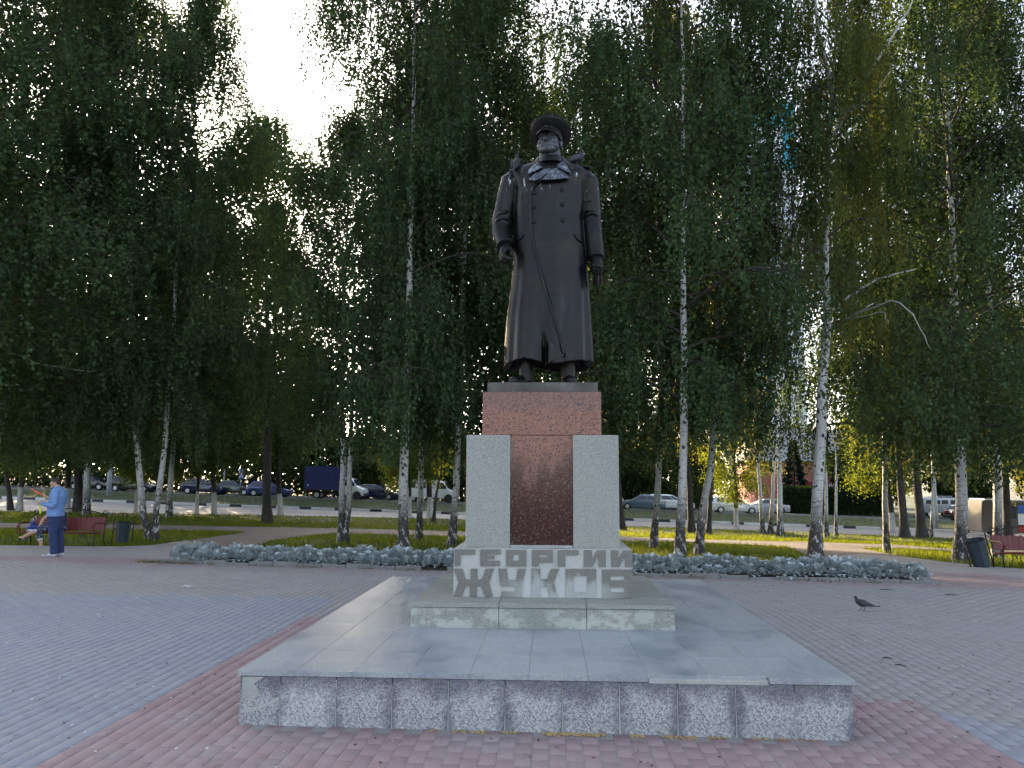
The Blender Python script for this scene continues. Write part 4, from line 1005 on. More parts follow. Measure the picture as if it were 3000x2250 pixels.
# coat edge, buttons, pockets, shoulder boards
ed = MB(); P = [Fp(x, y, .006) for x, y in EDGE]; u = np.linspace(0, len(P)-1, 60)
P = [P[int(t)].lerp(P[min(len(P)-1, int(t)+1)], t % 1) for t in u]
ed.tube(P, list(np.linspace(.010, .017, 60)), 8, (.7, 1.0), up=(0, -1, 0)); own(ed.build('coat_edge', M['bronze'], None, True))
fl = MB(); fl.add([Fp(1653, 1042, .02), Fp(1606, 1062, .02), Fp(1612, 1000, .02), Fp(1653, 1042, -.03), Fp(1606, 1062, -.03), Fp(1612, 1000, -.03)], [(0, 1, 2), (5, 4, 3), (0, 3, 4, 1), (1, 4, 5, 2), (2, 5, 3, 0)])
own(fl.build('coat_flap', M['bronze'], None))
for x, y in ((1565, 563), (1564, 605), (1564, 648), (1646.5, 556), (1647, 599), (1648, 645)):
    m = MB(); c = Fp(x, y, .006); m.ball(c, (.022, .014, .022), 14, 8); m.tube([c+Vector((0, .004, 0)), c+Vector((0, -.006, 0))], [.026, .024], 18, up=(0, 0, 1)); own(m.build('button', M['bronze'], None, True, auto=.6))
for pts in ([(1683, 686), (1690, 699), (1700, 706), (1710, 713)], [(1531, 686), (1527, 697), (1517, 703), (1510, 707)]):
    m = MB(); m.tube([Fp(x, y, .008) for x, y in pts], [.010, .012, .012, .009], 7); own(m.build('pocket_flap', M['bronze'], None, True))
for a, c in (((1492, 511), (1548, 494)), ((1676, 494), (1729, 505))):
    A, C_ = S(*a)+Vector((0, 0, .02)), S(*c)+Vector((0, 0, .03)); m = MB()
    m.box((0, 0, 0), ((C_-A).length, .16, .022), Euler((0, -math.atan2(C_.z-A.z, C_.x-A.x), 0)).to_matrix())
    o = m.build('shoulder_board', M['bronze'], None, bevel=.006); o.location = (A+C_)/2; own(o)
# ------------------------------------------------------------------ pigeons
def pigeon(loc, rz, label, pitch=0, walk=True):
    t = empty('pigeon', loc, rz, label, 'pigeon', 'pigeons around the monument')
    m = MB(); P = [(-.20, 0, .095), (-.12, 0, .115), (-.04, 0, .135), (.04, 0, .150), (.085, 0, .178), (.100, 0, .215), (.108, 0, .238)]
    m.tube(P, [.010, .034, .062, .066, .046, .030, .022], 14, [(.7, 1.1), (.9, 1.05), (1, 1), (1, 1), (1, 1), (1, 1), (1, 1)]); m.ball((.112, 0, .243), (.030, .026, .026), 12, 8)
    body = m.remesh('body', M['pigeon'], t, .006, 3)
    m = MB(); m.prism([(-.13, .02), (-.30, .032), (-.305, -.032), (-.13, -.02)], .088, .102, 'xy'); m.build('tail', M['pigeon_wing'], t, bevel=.003)
    for s in (-1, 1):
        m = MB(); m.tube([(.055, s*.052, .152), (-.02, s*.064, .148), (-.10, s*.046, .128), (-.21, s*.022, .104)], [.030, .046, .034, .006], 10, [(1, .28)]*4, up=(0, 0, 1)); m.build('wing', M['pigeon_wing'], t, True)
        m = MB(); f = .045*s if walk else 0; m.tube([(.0+f*.4, s*.022, .095), (.005+f, s*.022, .012)], [.008, .005], 7)
        for a in (-.5, 0, .5): m.tube([(.005+f, s*.022, .008), (.042+f, s*.022+.03*a, .004)], [.004, .002], 5)
        m.build('leg', M['pigeon_leg'], t)
        MB().ball((.124, s*.022, .248), .005, 8, 6).build('eye', M['toy_red'], body)
    m = MB(); m.tube([(.136, 0, .242), (.158, 0, .236)], [.007, .002], 7); m.build('beak', M['iron'], t)
    return t
p = spot(2528, 1797); p.z += PAV; pigeon(p, R(168), 'black pigeon walking on the paving right of the monument').scale = (.72,)*3
p = S(1693, 492, SY); q = pigeon(p, R(8), 'pigeon sitting on the shoulder right of the statue head', walk=False); q.scale = (.72,)*3; q.rotation_euler = (0, R(-10), R(6))
p = S(1517, 507, SY); q = pigeon(p, R(80), 'pigeon sitting on the shoulder left of the statue head', walk=False); q.scale = (.72,)*3
q.rotation_euler = (0, R(-32), R(75))

# ------------------------------------------------------------------ flower bed of silver-leaved plants
du = (bed_b-bed_a).normalized(); dn = Vector((-du.y, du.x)); BL = (bed_b-bed_a).length; BW = 1.25
bed = tag(MB().build('flower_bed', M['soil']), kind='structure') if False else None
V = []; nb_ = 60
for i in range(nb_+1):
    t = i/nb_; wd = BW*min(1, .15+min(t, 1-t)*14)
    for j in range(7):
        p = bed_a+du*(BL*t)+dn*(.05+wd*max(0, j-1)/5); V.append((p.x, p.y, float(gz(p.x, p.y))+(-.06 if j == 0 else (.055+.10*math.sin(math.pi*(j-1)/5)**.7)*min(1, min(t, 1-t)*22)-.02)))
F = [(i*7+j, (i+1)*7+j, (i+1)*7+j+1, i*7+j+1) for i in range(nb_) for j in range(6)]
soil = tag(link('flower_bed', np_mesh('flower_bed', np.array(V), np.array(F), M['soil'], True)), kind='structure')
ks = empty('bed_kerb', (*bed_a, 0), 0, 'worn concrete kerb along the front of the flower bed', 'kerb')
km = MB().box((0, 0, 0), (.49, .09, .20)).build('kerb_stone', M['kerbstone'], None, bevel=.008); kme = km.data; bpy.data.objects.remove(km)
nk = int(BL/.5)
for i in range(nk):
    if i in (11, 30): continue
    p = bed_a+du*(.25+i*.5); o = link('kerb_stone', kme, ks); sunk = random.uniform(-.02, .012) - (.035 if random.random() < .2 else 0)
    o.location = (p.x-bed_a.x+dn.x*random.uniform(-.01, .01), p.y-bed_a.y+dn.y*random.uniform(-.012, .012), float(gz(p.x, p.y))+.008+sunk)
    o.rotation_euler = (random.uniform(-.06, .06), random.uniform(-.02, .02), math.atan2(du.y, du.x)+random.uniform(-.025, .025))
def silver_plant(seed):
    """cushion of felted, deeply lobed leaves"""
    rng = np.random.default_rng(seed); Vs, Fs, n0 = [], [], 0
    for i in range(80):
        az = i*2.399+rng.normal(0, .3); f = (i/80)**.8; el = R(8+66*f+rng.normal(0, 10)); L = rng.uniform(.075, .125)*(1.1-.3*f); h = .02+.15*f
        rad = rng.uniform(.02, .10)*(1-.6*f)
        d = np.array([math.cos(az)*math.cos(el), math.sin(az)*math.cos(el), math.sin(el)]); s = np.cross(d, [0, 0, 1]); s /= np.linalg.norm(s); nrm = np.cross(s, d)
        o = np.array([math.cos(az)*rad, math.sin(az)*rad, h])
        ts = [0, .22, .38, .50, .66, .78, .9, 1]; ws = [.006, .012, .040, .014, .044, .016, .030, .004]
        for t, w_ in zip(ts, ws):
            c = o+d*L*t-nrm*L*.35*t*t; w2 = w_*L/.13
            lob = d*w2*.55 if w_ > .025 else d*0
            Vs += [c-s*w2+nrm*w2*.25+lob, c, c+s*w2+nrm*w2*.25+lob]
        for k in range(len(ts)-1):
            a = n0+k*3; Fs += [(a, a+1, a+4, a+3), (a+1, a+2, a+5, a+4)]
        n0 += len(ts)*3
    return np_mesh('silver_plant', np.array(Vs), np.array(Fs), M['silver_leaf'], False)
SPm = [silver_plant(40+i) for i in range(6)]
rows = 4; nps = 0
for j in range(rows):
    t = .02+(j % 2)*.012
    while t < .985:
        wd = BW*min(1, .15+min(t, 1-t)*14); v = .16+(wd-.2)*(j/(rows-1))
        if wd > .5 or j < 2:
            p = bed_a+du*(BL*t+random.uniform(-.05, .05))+dn*(v+random.uniform(-.05, .05))
            o = link('silver_plant', SPm[nps % 6], None, (p.x, p.y, float(gz(p.x, p.y))+.05+.06*math.sin(math.pi*min(1, v/BW)))); s = random.uniform(.85, 1.22)*(.85 if j == 0 else 1.05)
            o.scale = (s, s, s*random.uniform(.85, 1.2)); o.rotation_euler = (random.uniform(-.15, .15), random.uniform(-.15, .15), random.uniform(0, 6.28))
            tag(o, 'silver-leaved plant in the flower bed behind the monument', 'plant', 'silver-leaved bedding plants'); nps += 1
        t += .245/BL*random.uniform(.85, 1.15)

# ------------------------------------------------------------------ grass blades on the lawns
def blades(name, x, y, h0, h1, w, mat, lean=.35, zoff=-.03):
    n = len(x); z = gz(x, y)+zoff; h = RNG.uniform(h0, h1, n); a = RNG.uniform(0, 2*np.pi, n); ln = RNG.normal(0, lean, (n, 2))*h[:, None]
    b = np.stack([x, y, z], -1); s = np.stack([np.cos(a)*w, np.sin(a)*w, np.zeros(n)], -1)
    tip = b+np.stack([ln[:, 0], ln[:, 1], h], -1); mid = b+np.stack([ln[:, 0]*.3, ln[:, 1]*.3, h*.55], -1)
    V = np.stack([b-s, b+s, mid+s*.8, tip, mid-s*.8], 1).reshape(-1, 3); k = np.arange(n)*5
    F = np.concatenate([np.stack([k, k+1, k+2, k+4], -1), np.stack([k+4, k+2, k+3, k+3], -1)])
    me = bpy.data.meshes.new(name); me.from_pydata(V.tolist(), [], [tuple(f) if f[2] != f[3] else tuple(f[:3]) for f in F.tolist()]); me.materials.append(mat); return link(name, me)
bx_ = []; by_ = []
for y0, y1, dens in ((15, 22, 300), (22, 32, 150), (32, 46, 75), (46, 60, 40), (66.6, 74, 22)):
    xa, xb = -.74*y1-2, .66*y1+2; n = int((xb-xa)*(y1-y0)*dens); bx_.append(RNG.uniform(xa, xb, n)); by_.append(RNG.uniform(y0, y1, n))
bx_ = np.concatenate(bx_); by_ = np.concatenate(by_)
ok = in_view(bx_, by_, gz(bx_, by_), 40)
for k in ('square', 'path', 'path_l', 'path_r', 'road', 'lot'): ok &= ~inside(POLY[k], bx_, by_)
pv = np.stack([bx_-bed_a.x, by_-bed_a.y], -1); al = pv@np.array(du[:]); ac = pv@np.array(dn[:]); ok &= ~((al > 0) & (al < BL) & (ac > -.1) & (ac < BW+.05))
ok &= RNG.random(len(bx_)) < .65+.35*np.sin(bx_*1.3+np.sin(by_*.9))*np.sin(by_*1.1+np.cos(bx_*.7))
bx_, by_ = bx_[ok], by_[ok]; fr = by_/20
gr = blades('grass', bx_, by_, .06, .17, .007*np.clip(fr, .9, 3.2), M['grass'])
tag(gr, 'short green lawn grass under the trees', 'grass', kind='stuff')
# dry tufts along the bed kerb and by the left end of the bed
n = 1500; t = RNG.uniform(.0, 1, n); t = np.concatenate([t[:700]*.13-.03, .1+t[700:1100]*.35, .58+t[1100:]*.42]); off = RNG.normal(-.14, .05, n)
off[:700] = RNG.normal(-.02, .10, 700)
x = bed_a.x+du.x*BL*t+dn.x*off; y = bed_a.y+du.y*BL*t+dn.y*off; keep = (np.sin(t*90)+np.sin(t*37+1) > .1) | (t < .06)
g2 = blades('dry_tufts', x[keep], y[keep], .03, .10, .006, M['dry_grass'], .7, .01); tag(g2, 'dry grass tufts along the flower bed kerb', 'grass', kind='stuff')

# ------------------------------------------------------------------ litter on the paving
def litter(name, label, n, mat, gen, seed):
    rng = np.random.default_rng(seed); m = MB()
    for i in range(n):
        x, y = gen(rng); z = float(gz(x, y))+PAV+.004; a = rng.uniform(0, 6.28); L = rng.uniform(.006, .018); W = L*rng.uniform(.25, .8)
        m.box((x, y, z), (L, W, .004), rotm(rng.normal(0, .2), rng.normal(0, .2), a))
    o = m.build(name, mat); return tag(o, label, 'litter', kind='stuff')
def g_sq(rng):
    while True:
        y = rng.uniform(3.6, 15)**1; x = rng.uniform(-.72, .72)*y
        if not (PX0-.1 < x < PX1+.1 and PY0-.1 < y < PY1+.1) and y < bed_y(x)-.2: return x, y
litter('pale_crumbs', 'small pale scraps scattered over the paving', 240, M['paper'], g_sq, 5)
litter('dark_crumbs', 'small dark leaf scraps scattered over the paving', 380, M['debris'], g_sq, 6)
def g_seed(rng):
    x = PX0+(PX1-PX0)*min(.97, max(.3, rng.normal(.58, .12)+(.25 if rng.random() < .12 else 0))); return (x, PY0-.005-abs(rng.normal(0, .03))) if math.sin(x*9)+math.sin(x*23+1) > -.3 else g_seed(rng)
litter('spilled_grain', 'spilled yellow grain along the foot of the plinth', 650, M['seed'], g_seed, 7)
for i, (px, py, L) in enumerate(((1490, 1677, .30), (2110, 1690, .25), (2600, 1735, .22), (2600, 1940, .09), (2640, 1962, .10), (2790, 1750, .2))):
    p = spot(px, py); m = MB(); a = random.uniform(-.4, .4); m.tube([(-L/2, 0, .008), (-L*.1, .01, .014), (L/2, -.012, .008)], [.004, .006, .003], 6)
    names = ['pale stick lying by the kerb left of the monument', 'pale stick lying by the kerb right of the monument', 'dark twig on the paving beyond the pigeon', 'short dark twig on the right paving', 'dark twig lower on the right paving', 'thin twig near the right end of the flower bed']
    o = m.build('twig', M['pale_twig'] if i < 2 else M['debris'], None); o.location = (p.x, p.y, p.z+PAV); o.rotation_euler = (0, 0, a); tag(o, names[i], 'twig', 'sticks on the paving')
p = spot(548, 1727); m = MB(); m.add([(-.12, -.02, 0), (-.02, -.03, .02), (.02, -.02, .005), (.12, -.03, .015), (.13, .03, 0), (.02, .03, .012), (-.03, .03, .025), (-.11, .03, .004)], [(0, 1, 6, 7), (1, 2, 5, 6), (2, 3, 4, 5)])
o = m.build('paper_scrap', M['paper']); o.location = (p.x, p.y, p.z+PAV+.006); tag(o, 'white crumpled scrap of paper on the left paving', 'paper')
# ------------------------------------------------------------------ man with toys
def world_parent(o, e): o.parent = e; o.matrix_parent_inverse = Matrix.Translation(e.location).inverted(); return o
foot = spot(152, 1634); foot.z += PAV; YM = foot.y
mz = aty(152, 1635, YM)[2]-foot.z
def P_(zx, zy, dy=0.0, Y=None):
    p = aty(50+zx*.16275, 1390+zy*.16275, (Y if Y is not None else YM)); return Vector((p[0], p[1]+dy, p[2]-mz))
man = empty('person', foot, 0, 'man in light blue shirt and navy jeans standing in profile by the bench', 'person')
def ering2(c, rx, ry, n=20, sq=2.2):
    out = []
    for k in range(n):
        a = 2*math.pi*k/n; e = 2/sq
        out.append((c.x+math.copysign(abs(math.cos(a))**e, math.cos(a))*rx, c.y+math.copysign(abs(math.sin(a))**e, math.sin(a))*ry, c.z))
    return out
K = (P_(100, 0)-P_(0, 0)).x/100.0
def torso(m, secs, dy=0.0, Y=None):
    m.loft([ering2(P_((a+b)/2, zy, dy, Y), (b-a)/2*K, ry) for zy, a, b, ry in secs])
b = MB(); hc = P_(688, 185)
b.ball(hc+Vector((.012, 0, .012)), (.094, .072, .092), 18, 12); b.ball(P_(660, 212), (.058, .055, .058), 14, 9)
b.ball(P_(637, 243), (.030, .030, .026), 10, 7); b.capsule([P_(618, 165), P_(604, 185), P_(597, 198)], [.012, .014, .015], 8)           # chin, nose
b.ball(P_(619, 168), (.020, .050, .012), 10, 7); b.capsule([P_(618, 222, -.02), P_(614, 222), P_(618, 222, .02)], [.009, .011, .009], 7)
for s in (-1, 1): b.ball(P_(716, 188, s*.073), (.020, .010, .032), 10, 7)
b.tube([P_(705, 215), P_(722, 260), P_(735, 300)], [.058, .060, .070], 14)
torso(b, [(290, 690, 800, .10), (400, 640, 840, .17), (600, 600, 800, .15), (780, 590, 790, .15), (1000, 640, 780, .15)])
def hand(m, wrist, palm, d, up, side):
    m.capsule([wrist, wrist.lerp(palm, .4), palm], [.028, .034, .038], 12)
    for i in range(4):
        o_ = palm+up*(.022*(1.5-i)); m.capsule([o_, o_+d*.035, o_+d*.045+side*.03, o_+d*.02+side*.045], [.0115, .011, .010, .009], 8)
    m.capsule([wrist.lerp(palm, .6)+up*.02, palm+up*.042+side*.012, palm+up*.045+side*.035], [.013, .012, .010], 8)
wr1 = P_(530, 545, -.17); pm1 = P_(487, 535, -.17); b.tube([P_(700, 590, -.19), wr1], [.045, .034], 12); hand(b, wr1, pm1, Vector((-1, 0, .1)), Vector((.1, 0, 1)), Vector((0, 1, 0)))
wr2 = P_(560, 470, .10); pm2 = P_(515, 445, .05); b.tube([P_(680, 540, .19), wr2], [.045, .032], 12); hand(b, wr2, pm2, Vector((-1, 0, -.3)), Vector((-.4, 0, 1)), Vector((0, -1, 0)))
world_parent(b.remesh('body', M['skin'], None, .007, 2), man)
h = MB(); h.ball(hc+Vector((.024, 0, .036)), (.096, .078, .082), 16, 10); h.ball(P_(752, 165), (.045, .068, .07), 12, 8); h.capsule([P_(650, 128, -.03), P_(640, 124, 0), P_(650, 128, .03)], [.018, .022, .018], 8)
world_parent(h.remesh('hair', M['hair'], None, .008, 2), man)
s_ = MB(); torso(s_, [(262, 690, 790, .075), (290, 668, 815, .13), (340, 640, 845, .185), (410, 622, 862, .205), (500, 600, 852, .195), (600, 580, 828, .185), (700, 566, 818, .185), (770, 560, 816, .19), (784, 566, 808, .185)])
s_.tube([P_(770, 330, -.15), P_(792, 430, -.215), P_(790, 560, -.23), P_(770, 592, -.225), P_(700, 590, -.215), P_(600, 566, -.19), P_(528, 546, -.172)], [.075, .072, .064, .062, .056, .048, .040], 16)
s_.tube([P_(760, 330, .15), P_(770, 430, .215), P_(740, 540, .21), P_(680, 535, .19), P_(560, 472, .105)], [.075, .07, .062, .055, .040], 16)
for zy in (560, 580): s_.tube([P_(835, zy-40, -.19), P_(800, zy, -.285), P_(745, zy+10, -.27)], [.006, .014, .004], 6)
world_parent(s_.remesh('shirt', M['shirt'], None, .009, 2), man)
co = MB(); co.tube([P_(665, 300, -.02), P_(690, 278, -.072), P_(740, 262, -.078), P_(790, 250, 0), P_(740, 262, .078), P_(690, 278, .072), P_(665, 300, .02)], [.012, .016, .018, .020, .018, .016, .012], 8)
world_parent(co.build('collar', M['shirt'], None, True), man)
j = MB(); torso(j, [(1000, 600, 800, .14), (900, 585, 802, .175), (800, 572, 804, .178), (768, 575, 800, .17)])
j.tube([P_(690, 860, -.085), P_(700, 1050, -.09), P_(705, 1150, -.09), P_(712, 1300, -.09), P_(716, 1452, -.09)], [.118, .100, .093, .086, .084], 18)
j.tube([P_(682, 860, .085), P_(700, 1050, .09), P_(712, 1150, .09), P_(722, 1300, .09), P_(728, 1450, .09)], [.118, .100, .093, .086, .080], 18)
for zy, dx in ((1130, 0), (1160, 4), (1420, 0), (1436, 6)): j.tube([P_(640+dx, zy-8, -.12), P_(690, zy+4, -.185), P_(750, zy, -.165)], [.004, .010, .003], 6)
world_parent(j.remesh('jeans', M['jeans'], None, .009, 2), man)
for zx0, zx1, dy in ((735, 478, -.09), (780, 560, .09)):
    sm_ = MB(); a, c = P_(zx0-15, 1478, dy), P_(zx1+25, 1488, dy); sm_.capsule([a, a.lerp(c, .35)+Vector((0, 0, .012)), a.lerp(c, .7), c], [.040, .046, .036, .024], 14, [(1, 1.0)]*4)
    so = world_parent(sm_.remesh('shoe', M['shoe'], None, .006, 2), man)
    st_ = MB()
    for f in (.35, .5, .63, .76):
        q = a.lerp(c, f); st_.tube([q+Vector((0, -.046, -.01)), q+Vector((-.01, -.03, .034)), q+Vector((-.012, 0, .044)), q+Vector((-.01, .03, .034))], .005, 6)
    world_parent(st_.build('lace', M['shoe_stripe'], None, True), so)
tr = empty('toy_sword', P_(500, 440, .05), 0, 'red toy sword with gold and black grip held up by the man', 'toy')
m = MB(); m.capsule([P_(452, 412, .05), P_(228, 292, .05)], [.017, .014], 12); world_parent(m.build('blade', M['toy_red'], None, True), tr)
m = MB(); m.tube([P_(560, 478, .05), P_(535, 462, .05), P_(500, 440, .05), P_(470, 422, .05), P_(455, 412, .05)], [.014, .034, .040, .038, .026], 12); m.ball(P_(482, 412, .03), .026, 10, 7); m.ball(P_(520, 432, .03), .024, 10, 7)
world_parent(m.remesh('grip', M['toy_grip'], None, .007, 1), tr)
ty = empty('toy_stick', P_(490, 600, -.17), 0, 'yellow toy tube hanging from the hand of the man', 'toy')
m = MB(); m.tube([P_(486, 470, -.155), P_(489, 600, -.155), P_(496, 640, -.155)], [.012, .014, .012], 10); m.tube([P_(494, 640, -.155), P_(497, 732, -.155)], [.019, .021], 10); world_parent(m.build('tube', M['toy_yellow'], None, True), ty)
m = MB(); m.tube([P_(484, 455, -.155), P_(486, 475, -.155)], [.018, .015], 10); world_parent(m.build('cap', M['cuff'], None, True), ty)

# ------------------------------------------------------------------ benches
def bench(x0, x1, Y, rz, label):
    L = x1-x0; cx_ = (x0+x1)/2; t = empty('park_bench', (cx_, Y, float(gz(cx_, Y))-.03), rz, label, 'bench', 'red park benches')
    for i in range(5):
        m = MB().box((0, 0, 0), (L, .085, .035)); o = m.build('seat_plank', M['bench_red'], t, bevel=.006); o.location = (0, -.20+i*.095, .42-.012*i)
    nsl = 15; w_ = L/nsl; A = []
    for i in range(nsl):
        m = MB(); pts = [(-w_/2+.004, 0), (w_/2-.004, 0), (w_/2-.004, .33), (w_/4, .355), (0, .362), (-w_/4, .355), (-w_/2+.004, .33)]
        m.prism(pts, -.012, .012); o = m.build('back_slat', M['bench_red'], t); o.location = (-L/2+w_*(i+.5), .25, .44); o.rotation_euler = (R(-10), 0, 0)
    for z, y in ((.50, .272), (.72, .312)):
        MB().box((0, y, z), (L, .03, .04)).build('back_rail', M['bench_red'], t)
    for s in (-1, 1):
        x = s*(L/2-.02)
        m = MB(); m.tube([(x, -.24, 0), (x, -.22, .2), (x, -.20, .40)], .018, 8); m.build('leg', M['iron'], t, True)
        m = MB(); m.tube([(x, .30, 0), (x, .24, .25), (x, .27, .6), (x, .33, .84)], .018, 8); m.build('leg', M['iron'], t, True)
        m = MB(); m.tube([(x, -.20, .40), (x, -.24, .50), (x, -.30, .58), (x, -.27, .64), (x, -.15, .655), (x, .10, .65), (x, .28, .66)], .022, 8); m.tube([(x+.0, -.30+.045*math.cos(a), .56+.045*math.sin(a)) for a in np.linspace(0, 6.3, 14)], .012, 6, cap=False)
        m.build('armrest', M['bench_red'], t, True)
        for q in (-1, 1):
            m = MB(); pts = [(x-s*(.30)+q*(.05+.12*(1-f))*1.0, -.21, .02+.36*f) for f in np.linspace(0, .7, 6)]
            pts += [(x-s*.30+q*(.086+.04*math.cos(a)-.04), -.21, .272+.05+.05*math.sin(a)) for a in np.linspace(-1, 4.5, 12)]
            m.tube(pts, .009, 6); m.build('scroll', M['iron'], t, True)
        m = MB(); m.tube([(s*(L/2-.06)+.055*math.cos(a), .33, .92+.055*math.sin(a)) for a in np.linspace(0, 2*math.pi, 18)], .011, 7, cap=False); m.build('ring', M['iron'], t, True)
    m = MB(); xs2 = np.linspace(-L/2+.02, L/2-.02, 25); m.tube([(x, .33, .86+.16*math.cos(x/(L/2)*math.pi/2)) for x in xs2], .013, 7); m.build('top_arch', M['iron'], t, True)
    m = MB(); m.tube([(x, .33, .84+.07*math.cos(x/(L/2)*math.pi/2*3)*.6) for x in xs2[4:-4]], .009, 6); m.build('inner_arch', M['iron'], t, True)
    return t
b0 = spot(72, 1603); b1 = spot(289, 1602); YB = (b0.y+b1.y)/2+.3
bench(aty(69, 1590, YB)[0], aty(290, 1590, YB)[0], YB, R(0), 'dark red slatted bench with iron arms at the left lawn edge')
r0 = spot(2950, 1668); bench(r0.x, r0.x+1.9, r0.y+.3, R(-3), 'dark red bench cut off by the right picture edge')

# ------------------------------------------------------------------ seated woman, mostly hidden by the man
YS = YB-.05
mz_keep = mz; mz = 0.0
wm = empty('person', Vector((P_(760, 960, 0, YS).x, YS, float(gz(P_(760, 960, 0, YS).x, YS)))), 0, 'barefoot person in sandals and patterned trousers sitting on the left bench', 'person')
def W(zx, zy, dy=0.0): return P_(zx, zy, dy, YS)
b = MB(); b.ball(W(735, 560), (.075, .095, .115), 16, 10); b.ball(W(690, 580), (.05, .06, .07), 12, 8); b.tube([W(750, 620), W(765, 680)], [.055, .06], 12)
b.loft([ering2(W(765, zy), rx, ry) for zy, rx, ry in ((680, .09, .15), (740, .12, .19), (850, .11, .16), (960, .13, .18))])
b.tube([W(820, 700, -.10), W(838, 800, -.14), W(838, 895, -.15), W(790, 905, -.18), W(740, 905, -.2)], [.058, .05, .045, .040, .030], 12)
b.tube([W(690, 700, -.10), W(600, 760, -.18), W(550, 800, -.2), W(535, 890, -.26)], [.055, .048, .042, .032], 12)
hand(b, W(535, 885, -.26), W(530, 915, -.28), Vector((-.5, 0, -.8)), Vector((.3, -1, 0)).normalized(), Vector((-.7, 0, .3)))
b.tube([W(480, 1005, -.30), W(380, 1050, -.36), W(300, 1098, -.40)], [.055, .052, .034], 12); b.capsule([W(305, 1100, -.40), W(265, 1118, -.42), W(240, 1100, -.44)], [.034, .032, .020], 10)
b.tube([W(580, 1140, -.38), W(592, 1200, -.38), W(596, 1262, -.38)], [.052, .048, .036], 12); b.capsule([W(598, 1275, -.38), W(560, 1290, -.42), W(510, 1300, -.46)], [.034, .030, .020], 10)
world_parent(b.remesh('body', M['skin'], None, .008, 2), wm)
h = MB(); h.ball(W(752, 545), (.09, .105, .12), 14, 9); h.ball(W(790, 610), (.06, .09, .11), 12, 8); world_parent(h.remesh('hair', M['hair'], None, .01, 2), wm)
s_ = MB(); s_.loft([ering2(W(768, zy), rx, ry) for zy, rx, ry in ((655, .075, .10), (690, .115, .20), (760, .14, .22), (860, .13, .18), (960, .15, .20))]); s_.tube([W(815, 690, -.08), W(835, 740, -.13), W(842, 785, -.145)], [.08, .078, .066], 12); s_.tube([W(700, 690, -.08), W(625, 745, -.16)], [.078, .066], 12)
world_parent(s_.remesh('top', M['navy_top'], None, .010, 2), wm)
t_ = MB(); t_.ball(W(775, 975), (.19, .18, .11), 16, 10); t_.tube([W(770, 965, -.08), W(660, 955, -.25), W(585, 960, -.38), W(572, 1010, -.39), W(580, 1145, -.38)], [.11, .095, .078, .076, .066], 14)
t_.tube([W(760, 955, .02), W(640, 935, -.15), W(540, 945, -.26), W(480, 1000, -.30)], [.11, .095, .078, .066], 14); world_parent(t_.remesh('trousers', M['print'], None, .010, 2), wm)
for a, c, r in ((W(578, 1138, -.38), W(581, 1160, -.38), .070), (W(495, 990, -.29), W(470, 1012, -.31), .068)):
    m = MB(); m.tube([a, c], [r, r*.97], 16); world_parent(m.build('trouser_cuff', M['cuff'], None, True), wm)
for a, c in ((W(300, 1128, -.40), W(238, 1110, -.45)), (W(615, 1298, -.36), W(503, 1309, -.47))):
    m = MB(); m.tube([a, a.lerp(c, .5), c], [.030, .036, .022], 10, (.25, 1.0), up=(0, 0, 1)); world_parent(m.build('sandal', M['bag_strap'], None, True), wm)
bg_ = empty('handbag', W(420, 960, -.3), 0, 'shiny dark blue handbag on the lap of the seated person', 'bag')
m = MB(); m.ball(W(420, 930, -.28), (.13, .09, .085), 16, 10); m.ball(W(400, 860, -.28), (.07, .06, .07), 12, 8); m.ball(W(350, 960, -.30), (.09, .07, .05), 12, 8); world_parent(m.remesh('bag_body', M['bag'], None, .010, 2), bg_)
m = MB(); m.tube([W(430, 840, -.36), W(425, 780, -.36), W(445, 770, -.36), W(465, 820, -.36), W(480, 830, -.36)], .008, 7); m.tube([W(470, 740, -.34), W(495, 760, -.36), W(505, 800, -.36)], .007, 7); world_parent(m.build('strap', M['bag_strap'], None, True), bg_)
m = MB(); m.prism([(-.10, 0), (.10, 0), (.12, .035), (-.06, .05)], -.02, .02); o = m.build('pale_trim', M['cuff'], None, bevel=.01); o.location = W(385, 1005, -.34); world_parent(o, bg_)
mz = mz_keep

# ------------------------------------------------------------------ bins
def bin_(loc, label, tilt, rz, sc=1.0):
    t = empty('litter_bin', loc, rz, label, 'bin', 'dark litter bins'); t.rotation_euler = (0, tilt, rz); t.scale = (sc,)*3
    m = MB(); n = 8; rg = lambda r, z: [(r*math.cos(2*math.pi*(k+.5)/n), r*math.sin(2*math.pi*(k+.5)/n), z) for k in range(n)]
    m.loft([rg(.17, .04), rg(.205, .62), rg(.19, .62), rg(.155, .10)]); m.build('body', M['bin'], t, auto=.3)
    m = MB(); m.tube([(.2*math.cos(a), .2*math.sin(a), .615) for a in np.linspace(0, 6.283, 17)], .014, 6, cap=False); m.build('rim', M['iron'], t, True)
    for s in (-1, 1):
        m = MB(); m.tube([(s*.27, 0, -.05), (s*.27, 0, .72)], .016, 7); m.build('post', M['iron'], t, True)
        m = MB(); m.tube([(s*.27, 0, .42), (s*.185, 0, .42)], .012, 6); m.build('pivot', M['iron'], t, True)
    return t
p = spot(357, 1592); bin_(p, 'dark grey bin standing upright on the left lawn', R(2), .3, 1.0)
p = spot(2880, 1665); bin_(p, 'dark blue bin tilted on its posts beside the right bench', R(-14), .2, 1.1)
